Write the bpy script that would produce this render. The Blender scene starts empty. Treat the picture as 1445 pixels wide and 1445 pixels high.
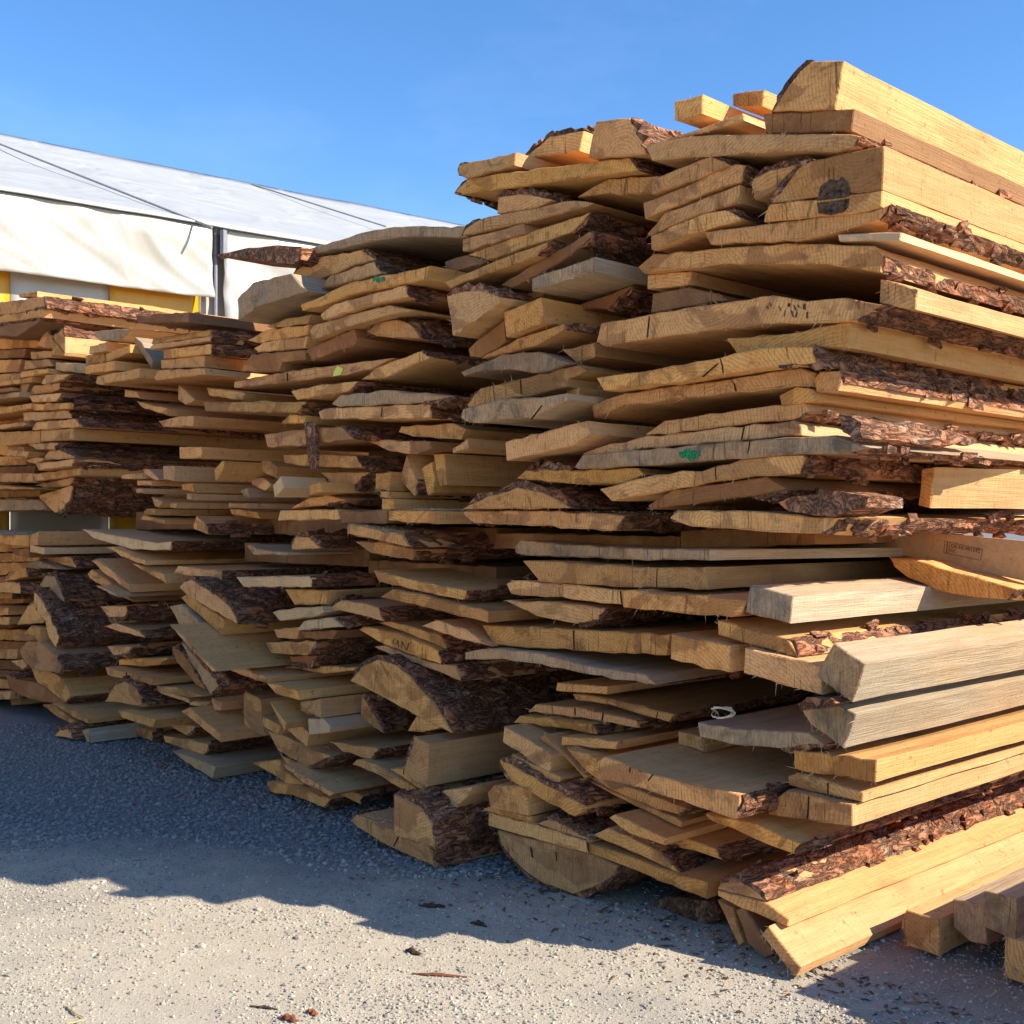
import bpy, bmesh, math, random, re
from mathutils import Vector, noise, Matrix
random.seed(7)
S = bpy.context.scene
COL = S.collection

# ------------------------------------------------------------------ camera
F, CX, HY, H = 1650.0, 722.5, 745.0, 1.3        # focal length (photo px), principal x, horizon row, eye height (m)
cam_d = bpy.data.cameras.new('camera'); cam = bpy.data.objects.new('camera', cam_d); COL.objects.link(cam)
cam.location = (0, 0, H); cam.rotation_euler = (math.radians(90), 0, 0)
cam_d.sensor_width = 36; cam_d.lens = 36 * F / 1445
cam_d.shift_y = (HY - 722.5) / 1445
cam_d.clip_end = 2000; cam_d.clip_start = .05
S.camera = cam

# ------------------------------------------------------------------ sky, sun, exposure
SUN_AZ, SUN_EL = math.radians(110.5), math.radians(32.5)
W = bpy.data.worlds.new('World'); S.world = W; W.use_nodes = True
wn, wl = W.node_tree.nodes, W.node_tree.links
wn.clear()
sky = wn.new('ShaderNodeTexSky'); sky.sky_type = 'NISHITA'; sky.sun_disc = False
sky.sun_elevation = SUN_EL; sky.sun_rotation = SUN_AZ; sky.air_density = 1.0; sky.dust_density = 0.1; sky.ozone_density = 3.0; sky.altitude = 300
bg = wn.new('ShaderNodeBackground'); bg.inputs[1].default_value = 0.104
wo = wn.new('ShaderNodeOutputWorld')
# faint high haze streaks in the sky
tc = wn.new('ShaderNodeTexCoord'); mp = wn.new('ShaderNodeMapping'); mp.inputs['Scale'].default_value = (1.2, 1.2, 3.0)
mp.inputs['Rotation'].default_value = (0.3, 0.5, 0.2)
nz = wn.new('ShaderNodeTexNoise'); nz.inputs['Scale'].default_value = 2.2; nz.inputs['Detail'].default_value = 6; nz.inputs['Roughness'].default_value = .62
mr = wn.new('ShaderNodeMapRange'); mr.inputs[1].default_value = .5; mr.inputs[2].default_value = .8; mr.inputs[3].default_value = 0; mr.inputs[4].default_value = .07
mx = wn.new('ShaderNodeMix'); mx.data_type = 'RGBA'; mx.inputs[7].default_value = (6.5, 7.2, 8.0, 1)
wl.new(tc.outputs['Generated'], mp.inputs[0]); wl.new(mp.outputs[0], nz.inputs['Vector']); wl.new(nz.outputs[0], mr.inputs[0])
hsv = wn.new('ShaderNodeHueSaturation'); hsv.inputs['Saturation'].default_value = 1.22; hsv.inputs['Hue'].default_value = .505; wl.new(sky.outputs[0], hsv.inputs['Color'])
wl.new(mr.outputs[0], mx.inputs[0]); wl.new(hsv.outputs[0], mx.inputs[6]); wl.new(mx.outputs[2], bg.inputs[0]); wl.new(bg.outputs[0], wo.inputs[0])
sd = bpy.data.lights.new('sun', 'SUN'); sd.energy = 3.9; sd.angle = math.radians(.53); sd.color = (1, .92, .77)
sun = bpy.data.objects.new('sun', sd); COL.objects.link(sun)
sdir = Vector((math.sin(SUN_AZ) * math.cos(SUN_EL), math.cos(SUN_AZ) * math.cos(SUN_EL), math.sin(SUN_EL)))
sun.rotation_euler = (-sdir).to_track_quat('-Z', 'Y').to_euler()
sun.location = (6, -4, 8)
S.view_settings.view_transform = 'Standard'; S.view_settings.look = 'None'; S.view_settings.gamma = 1
S.view_settings.exposure = 1.25
S.render.engine = 'CYCLES'
S.cycles.max_bounces = 8; S.cycles.diffuse_bounces = 5

# ------------------------------------------------------------------ helpers
YAW = math.radians(47)
AX = Vector((math.sin(YAW), math.cos(YAW), 0)); TD = Vector((math.cos(YAW), -math.sin(YAW), 0))

def ray(x, y):
    return Vector(((x - CX) / F, 1, -(y - HY) / F))
def on_plane(x, y, yaw, c):
    """pixel -> point on the vertical plane whose normal points along yaw, c metres from the camera"""
    r = ray(x, y); k = c / (r.x * math.sin(yaw) + r.y * math.cos(yaw))
    return Vector((0, 0, H)) + r * k
def on_ground(x, y, z=0):
    r = ray(x, y); return Vector((0, 0, H)) + r * ((z - H) / r.z)

def mesh_obj(name, verts, faces, mats, parent=None, loc=(0, 0, 0), rz=0, fm=None, smooth=False):
    me = bpy.data.meshes.new(name); me.from_pydata([tuple(v) for v in verts], [], faces); me.update()
    for m in (mats if isinstance(mats, (list, tuple)) else [mats]): me.materials.append(m)
    if fm: me.polygons.foreach_set('material_index', fm)
    if smooth: me.polygons.foreach_set('use_smooth', [True] * len(me.polygons))
    o = bpy.data.objects.new(name, me); COL.objects.link(o); o.location = loc; o.rotation_euler = (0, 0, rz)
    if parent: o.parent = parent
    return o
def tag(o, label, cat, group=None):
    o['label'] = label; o['category'] = cat
    if group: o['group'] = group
    return o

# ------------------------------------------------------------------ materials
def newmat(name):
    m = bpy.data.materials.new(name); m.use_nodes = True; nt = m.node_tree; nt.nodes.clear()
    out = nt.nodes.new('ShaderNodeOutputMaterial'); bs = nt.nodes.new('ShaderNodeBsdfPrincipled')
    nt.links.new(bs.outputs[0], out.inputs[0]); bs.inputs['Specular IOR Level'].default_value = .25
    return m, nt, bs
class N:
    def __init__(s, nt): s.nt = nt
    def n(s, t, **k):
        o = s.nt.nodes.new(t)
        for a, b in k.items(): setattr(o, a, b)
        return o
    def l(s, a, b): s.nt.links.new(a, b)
    def val(s, sock, v):
        if isinstance(v, (int, float, tuple)): sock.default_value = v
        else: s.l(v, sock)
    def noise(s, vec, scale, detail=3, rough=.55, dist=0):
        o = s.n('ShaderNodeTexNoise'); s.l(vec, o.inputs['Vector']); o.inputs['Scale'].default_value = scale
        o.inputs['Detail'].default_value = detail; o.inputs['Roughness'].default_value = rough; o.inputs['Distortion'].default_value = dist
        return o.outputs[0]
    def map(s, vec, scale=(1, 1, 1), loc=(0, 0, 0), rot=(0, 0, 0)):
        o = s.n('ShaderNodeMapping'); s.l(vec, o.inputs[0]); o.inputs['Scale'].default_value = scale
        o.inputs['Rotation'].default_value = rot; s.val(o.inputs['Location'], loc); return o.outputs[0]
    def math(s, op, a, b=0.0, c=0.0):
        o = s.n('ShaderNodeMath', operation=op); s.val(o.inputs[0], a); s.val(o.inputs[1], b); s.val(o.inputs[2], c); return o.outputs[0]
    def rng(s, v, a, b, c, d, smooth=True):
        o = s.n('ShaderNodeMapRange'); o.interpolation_type = 'SMOOTHSTEP' if smooth else 'LINEAR'
        s.l(v, o.inputs[0])
        for i, x in enumerate((a, b, c, d)): o.inputs[i + 1].default_value = x
        return o.outputs[0]
    def mix(s, f, a, b, mode='MIX'):
        o = s.n('ShaderNodeMix', data_type='RGBA', blend_type=mode); s.val(o.inputs[0], f); s.val(o.inputs[6], a); s.val(o.inputs[7], b); return o.outputs[2]
    def attr(s, name):
        o = s.n('ShaderNodeAttribute', attribute_type='OBJECT', attribute_name=name); return o.outputs['Fac']
    def bump(s, h, strength, dist, nrm=None):
        o = s.n('ShaderNodeBump'); o.inputs['Strength'].default_value = strength; o.inputs['Distance'].default_value = dist
        s.l(h, o.inputs['Height'])
        if nrm is not None: s.l(nrm, o.inputs['Normal'])
        return o.outputs[0]
def rgb(r, g, b): return (r, g, b, 1)

def shifted(g):
    """object coordinates moved by a per-object random amount, so no two boards share their grain"""
    t = g.n('ShaderNodeTexCoord'); oi = g.n('ShaderNodeObjectInfo')
    cm = g.n('ShaderNodeCombineXYZ')
    g.l(g.math('MULTIPLY', oi.outputs['Random'], 37.0), cm.inputs[0]); g.l(g.math('MULTIPLY', oi.outputs['Random'], 91.0), cm.inputs[1]); g.l(g.math('MULTIPLY', oi.outputs['Random'], 53.0), cm.inputs[2])
    a = g.n('ShaderNodeVectorMath', operation='ADD'); g.l(t.outputs['Object'], a.inputs[0]); g.l(cm.outputs[0], a.inputs[1])
    return t.outputs['Object'], a.outputs[0], oi.outputs['Random']

def mat_end():
    m, nt, bs = newmat('wood_end_grain'); g = N(nt)
    ob, v, rnd = shifted(g)
    # growth rings round a pith that lies off the board, different for every board
    pc = g.n('ShaderNodeCombineXYZ')
    g.l(g.math('MULTIPLY_ADD', g.math('SINE', g.math('MULTIPLY', rnd, 211.0)), .32, 0.0), pc.inputs[0])
    g.l(g.math('MULTIPLY_ADD', g.math('SINE', g.math('MULTIPLY', rnd, 97.0)), .30, -.12), pc.inputs[2])
    sb = g.n('ShaderNodeVectorMath', operation='SUBTRACT'); g.l(ob, sb.inputs[0]); g.l(pc.outputs[0], sb.inputs[1])
    fl = g.n('ShaderNodeVectorMath', operation='MULTIPLY'); g.l(sb.outputs[0], fl.inputs[0]); fl.inputs[1].default_value = (1, 0, 1)
    ln = g.n('ShaderNodeVectorMath', operation='LENGTH'); g.l(fl.outputs[0], ln.inputs[0])
    wob = g.noise(v, 7, 3)
    rad = g.math('MULTIPLY_ADD', wob, .05, ln.outputs['Value'])
    rings = g.math('SINE', g.math('MULTIPLY', rad, 520.0))
    rings2 = g.noise(g.map(v, (1, 1, 1)), 2.0, 2)
    ringf = g.rng(rings, -1, 1, 0, .5)
    big = g.noise(v, 5.5, 5, .6, .4)
    fine = g.noise(g.map(v, (170, 20, 30)), 1, 5, .75)
    saw = g.noise(g.map(v, (22, 10, 170), rot=(0, .35, 0)), 1, 4, .75)
    c = g.mix(g.rng(big, .3, .7, 0, 1), rgb(.80, .40, .125), rgb(.60, .262, .07))
    c = g.mix(ringf, c, rgb(.34, .15, .042))
    c = g.mix(g.rng(fine, .35, .72, 0, .6), c, rgb(.80, .50, .20))
    c = g.mix(g.rng(saw, .48, .75, 0, .5), c, rgb(.25, .11, .034))
    heart = g.noise(g.map(v, (2.2, 1, 3.6), rot=(0, .5, 0)), 1.6, 4, .5, .6)
    c = g.mix(g.rng(heart, .53, .57, 0, .55), c, rgb(.25, .105, .036))
    st = g.noise(v, 9, 5, .7, .8)
    c = g.mix(g.rng(st, .53, .70, 0, .65), c, rgb(.17, .078, .032))
    gr = g.noise(v, 42, 4, .75)
    c = g.mix(g.rng(gr, .56, .70, 0, .5), c, rgb(.16, .085, .042))
    # fine vertical drying checks
    vor = g.n('ShaderNodeTexVoronoi', feature='DISTANCE_TO_EDGE'); g.l(g.map(v, (8.5, .5, .42), rot=(0, .1, 0)), vor.inputs['Vector']); vor.inputs['Scale'].default_value = 1.6
    ck = g.math('MULTIPLY', g.rng(vor.outputs['Distance'], .0, .012, 1, 0), g.rng(g.noise(v, 5, 3), .5, .58, 0, 1))
    c = g.mix(g.math('MULTIPLY', ck, .35), c, rgb(.06, .028, .012))
    # brown and weathered boards
    c = g.mix(g.math('MULTIPLY', g.attr('brown'), g.rng(big, .2, .6, .5, .85)), c, rgb(.21, .088, .036))
    wcol = g.mix(g.rng(fine, .3, .7, 0, 1), rgb(.20, .14, .082), rgb(.42, .315, .20))
    wcol = g.mix(g.rng(st, .45, .7, 0, .8), wcol, rgb(.095, .085, .07))
    c = g.mix(g.math('MULTIPLY', g.attr('weather'), g.rng(big, .25, .6, .95, .6)), c, wcol)
    c = g.mix(g.math('MULTIPLY', g.attr('pale'), .5), c, rgb(.66, .50, .29))
    hs = g.n('ShaderNodeHueSaturation'); g.l(c, hs.inputs['Color']); g.l(g.attr('tone'), hs.inputs['Value']); g.l(g.math('MULTIPLY_ADD', rnd, .006, .4905), hs.inputs['Hue']); g.l(g.math('MULTIPLY_ADD', g.math('FRACT', g.math('MULTIPLY', rnd, 17.3)), .10, .97), hs.inputs['Saturation'])
    g.l(hs.outputs[0], bs.inputs['Base Color']); bs.inputs['Roughness'].default_value = .82
    h = g.math('ADD', g.math('MULTIPLY', fine, .6), g.math('MULTIPLY', saw, .8))
    h = g.math('SUBTRACT', h, g.math('MULTIPLY', ck, 2.5))
    g.l(g.bump(h, .8, .006), bs.inputs['Normal'])
    return m
def mat_side():
    m, nt, bs = newmat('wood_long_grain'); g = N(nt)
    ob, v, rnd = shifted(g)
    grain = g.noise(g.map(v, (34, 2.4, 34)), 1, 5, .7, .5)
    fib = g.noise(g.map(v, (240, 5, 240)), 1, 3, .7)
    big = g.noise(g.map(v, (3.2, 1.1, 3.2)), 1, 4, .6, .3)
    kerf = g.noise(g.map(v, (3, 75, 9), rot=(.25, 0, .12)), 1, 3, .7)
    c = g.mix(g.rng(grain, .3, .7, 0, 1), rgb(.70, .41, .165), rgb(.59, .32, .115))
    c = g.mix(g.rng(fib, .45, .75, 0, .5), c, rgb(.78, .495, .21))
    c = g.mix(g.rng(big, .55, .72, 0, .55), c, rgb(.28, .145, .055))
    c = g.mix(g.rng(kerf, .52, .74, 0, .34), c, rgb(.40, .205, .072))
    # dark pocks and dirt
    d = g.noise(v, 26, 3, .7)
    c = g.mix(g.rng(d, .60, .72, 0, .6), c, rgb(.17, .085, .036))
    c = g.mix(g.math('MULTIPLY', g.attr('brown'), .75), c, rgb(.15, .072, .034))
    wc = g.mix(g.rng(grain, .3, .7, 0, 1), rgb(.41, .345, .24), rgb(.28, .22, .145))
    wc = g.mix(g.rng(fib, .4, .8, 0, .5), wc, rgb(.47, .415, .32))
    c = g.mix(g.math('MULTIPLY', g.attr('weather'), g.rng(big, .3, .7, .95, .6)), c, wc)
    c = g.mix(g.math('MULTIPLY', g.attr('pale'), .5), c, rgb(.68, .54, .35))
    hs = g.n('ShaderNodeHueSaturation'); g.l(c, hs.inputs['Color']); g.l(g.attr('tone'), hs.inputs['Value']); g.l(g.math('MULTIPLY_ADD', rnd, .006, .4905), hs.inputs['Hue']); g.l(g.math('MULTIPLY_ADD', g.math('FRACT', g.math('MULTIPLY', rnd, 17.3)), .10, .97), hs.inputs['Saturation'])
    g.l(hs.outputs[0], bs.inputs['Base Color']); bs.inputs['Roughness'].default_value = .78
    h = g.math('ADD', g.math('MULTIPLY', fib, .8), g.math('MULTIPLY', kerf, .7))
    g.l(g.bump(g.math('ADD', h, g.math('MULTIPLY', grain, .7)), .8, .006), bs.inputs['Normal'])
    return m
def mat_bark():
    m, nt, bs = newmat('bark'); g = N(nt)
    ob, v, rnd = shifted(g)
    ridge = g.math('ABSOLUTE', g.math('SUBTRACT', g.noise(g.map(v, (26, 8, 26)), 1, 5, .62, .9), .5))
    n1 = g.noise(g.map(v, (40, 12, 40)), 1, 6, .7, .6); n2 = g.noise(v, 6, 4, .6); n3 = g.noise(g.map(v, (190, 50, 190)), 1, 3, .7); n4 = g.noise(g.map(v, (14, 6, 14)), 1, 5, .65, .5)
    c = g.mix(g.rng(n1, .3, .7, 0, 1), rgb(.23, .098, .054), rgb(.54, .25, .135))
    c = g.mix(g.rng(n2, .45, .66, 0, .8), c, rgb(.56, .19, .075))
    c = g.mix(g.rng(n4, .52, .68, 0, .75), c, rgb(.44, .31, .21))
    c = g.mix(g.rng(ridge, 0, .055, .9, 0), c, rgb(.022, .012, .009))
    c = g.mix(g.rng(n3, .58, .8, 0, .5), c, rgb(.46, .31, .19))
    hs = g.n('ShaderNodeHueSaturation'); g.l(c, hs.inputs['Color']); g.l(g.attr('tone'), hs.inputs['Value'])
    g.l(hs.outputs[0], bs.inputs['Base Color']); bs.inputs['Roughness'].default_value = .9
    h = g.math('ADD', g.math('MULTIPLY', n1, 1.0), g.math('MULTIPLY', g.rng(ridge, 0, .12, 0, 1), 1.2))
    g.l(g.bump(g.math('ADD', h, g.math('MULTIPLY', n3, .5)), 1.0, .014), bs.inputs['Normal'])
    return m
END, SIDE, BARK = mat_end(), mat_side(), mat_bark()
def plain(name, col, rough=.6, bump=0, bscale=60, var=.25, spec=.25):
    m, nt, bs = newmat(name); g = N(nt); t = g.n('ShaderNodeTexCoord')
    nz_ = g.noise(t.outputs['Object'], bscale, 4, .65)
    c = g.mix(g.rng(nz_, .3, .7, 0, 1), rgb(*[x * (1 - var) for x in col]), rgb(*[min(1, x * (1 + var)) for x in col]))
    g.l(c, bs.inputs['Base Color']); bs.inputs['Roughness'].default_value = rough; bs.inputs['Specular IOR Level'].default_value = spec
    if bump: g.l(g.bump(nz_, bump, .004), bs.inputs['Normal'])
    return m

# ------------------------------------------------------------------ ground
def mat_ground():
    m, nt, bs = newmat('gravel_and_sand'); g = N(nt)
    t = g.n('ShaderNodeTexCoord'); v = t.outputs['Object']
    sx = g.n('ShaderNodeSeparateXYZ'); g.l(v, sx.inputs[0])
    big = g.noise(v, .9, 5, .6); mid = g.noise(v, 6, 5, .65); fine = g.noise(v, 90, 4, .75); grit = g.noise(v, 320, 2, .8)
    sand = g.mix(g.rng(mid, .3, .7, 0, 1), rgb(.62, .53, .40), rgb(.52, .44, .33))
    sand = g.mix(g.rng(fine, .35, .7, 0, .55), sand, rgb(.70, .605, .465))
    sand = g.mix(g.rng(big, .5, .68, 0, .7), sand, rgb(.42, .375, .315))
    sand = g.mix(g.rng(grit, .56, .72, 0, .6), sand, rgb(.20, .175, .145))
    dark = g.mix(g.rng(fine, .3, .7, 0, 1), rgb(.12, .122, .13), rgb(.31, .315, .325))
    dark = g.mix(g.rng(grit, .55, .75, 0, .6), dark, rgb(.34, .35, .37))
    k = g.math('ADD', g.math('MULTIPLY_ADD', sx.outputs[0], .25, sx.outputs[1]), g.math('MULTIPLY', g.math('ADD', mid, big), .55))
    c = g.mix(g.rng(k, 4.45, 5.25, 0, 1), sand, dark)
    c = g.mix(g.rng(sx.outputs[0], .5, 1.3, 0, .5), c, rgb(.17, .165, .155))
    g.l(c, bs.inputs['Base Color']); bs.inputs['Roughness'].default_value = .95
    h = g.math('ADD', g.math('MULTIPLY', fine, .7), g.math('MULTIPLY', grit, .5))
    g.l(g.bump(h, .9, .012), bs.inputs['Normal'])
    return m
def ground_z(x, y):
    return .010 * noise.noise(Vector((x * 1.3, y * 1.3, 0))) + .005 * noise.noise(Vector((x * 5, y * 5, 3))) - .008
xs = [-400, -150, -60, -25, -12] + [-7 + .08 * i for i in range(int(10 / .08) + 1)] + [6, 12, 30, 80, 400]
ys = [-300, -60, -15, -4, 0] + [1.5 + .08 * i for i in range(int(8 / .08) + 1)] + [12, 18, 35, 80, 200, 900]
gv = [(x, y, ground_z(x, y) if -7 <= x <= 3 and 1.5 <= y <= 9.5 else -.008) for y in ys for x in xs]
nx = len(xs)
gf = [(j * nx + i, j * nx + i + 1, (j + 1) * nx + i + 1, (j + 1) * nx + i) for j in range(len(ys) - 1) for i in range(nx - 1)]
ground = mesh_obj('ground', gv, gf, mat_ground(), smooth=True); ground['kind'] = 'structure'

def mat_stones():
    m, nt, bs = newmat('loose_stones'); g = N(nt)
    ge = g.n('ShaderNodeNewGeometry'); cr = g.n('ShaderNodeValToRGB'); g.l(ge.outputs['Random Per Island'], cr.inputs[0])
    e = cr.color_ramp.elements; e[0].color = rgb(.22, .20, .175); e[1].color = rgb(.54, .475, .38)
    for p, c in ((.3, rgb(.32, .285, .24)), (.55, rgb(.40, .355, .285)), (.8, rgb(.48, .42, .33))): q = e.new(p); q.color = c
    t = g.n('ShaderNodeTexCoord'); sx = g.n('ShaderNodeSeparateXYZ'); g.l(t.outputs['Object'], sx.inputs[0])
    nn = g.noise(t.outputs['Object'], 60, 3)
    k = g.math('MULTIPLY_ADD', sx.outputs[0], .25, sx.outputs[1])
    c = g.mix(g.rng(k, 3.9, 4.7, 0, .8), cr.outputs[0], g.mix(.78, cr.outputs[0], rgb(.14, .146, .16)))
    c = g.mix(g.rng(nn, .4, .7, 0, .3), c, rgb(.28, .24, .19))
    g.l(c, bs.inputs['Base Color']); bs.inputs['Roughness'].default_value = .9
    return m
def make_stones():
    ico = bmesh.new(); bmesh.ops.create_icosphere(ico, subdivisions=1, radius=1)
    bv = [v.co.copy() for v in ico.verts]; bf = [[v.index for v in f.verts] for f in ico.faces]; ico.free()
    rs = random.Random(3); V = []; Fc = []
    def stone(x, y, r):
        o = len(V); a = rs.random() * 6.28; ca, sa = math.cos(a), math.sin(a)
        sx_, sy_, sz_ = r * rs.uniform(.7, 1.4), r * rs.uniform(.6, 1.1), r * rs.uniform(.4, .8); z = ground_z(x, y) + sz_ * .35
        for b in bv:
            j = rs.uniform(.72, 1.15); px, py, pz = b.x * sx_ * j, b.y * sy_ * j, b.z * sz_ * j
            V.append((x + px * ca - py * sa, y + px * sa + py * ca, z + pz))
        Fc.extend([[i + o for i in f] for f in bf])
    for _ in range(82000):
        y = 2.6 + 5.2 * rs.random() ** 1.25; x = rs.uniform(-.52, .47) * y
        k = y + .25 * x + .5 * noise.noise(Vector((x, y, 1)))
        if k > 4.35: r = rs.choice((.005, .006, .008, .010, .012)) * rs.uniform(.8, 1.3)
        else:
            if noise.noise(Vector((x * 1.6, y * 1.6, 9))) + rs.random() * .9 < .25: continue
            r = .0028 + .0045 * rs.random() ** 2.2
            if rs.random() < .006: r *= 2.2
        stone(x, y, r)
    o = mesh_obj('gravel', V, Fc, mat_stones()); o['kind'] = 'stuff'
    tag(o, 'loose grey and beige gravel stones scattered over the yard', 'gravel')
make_stones()

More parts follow.
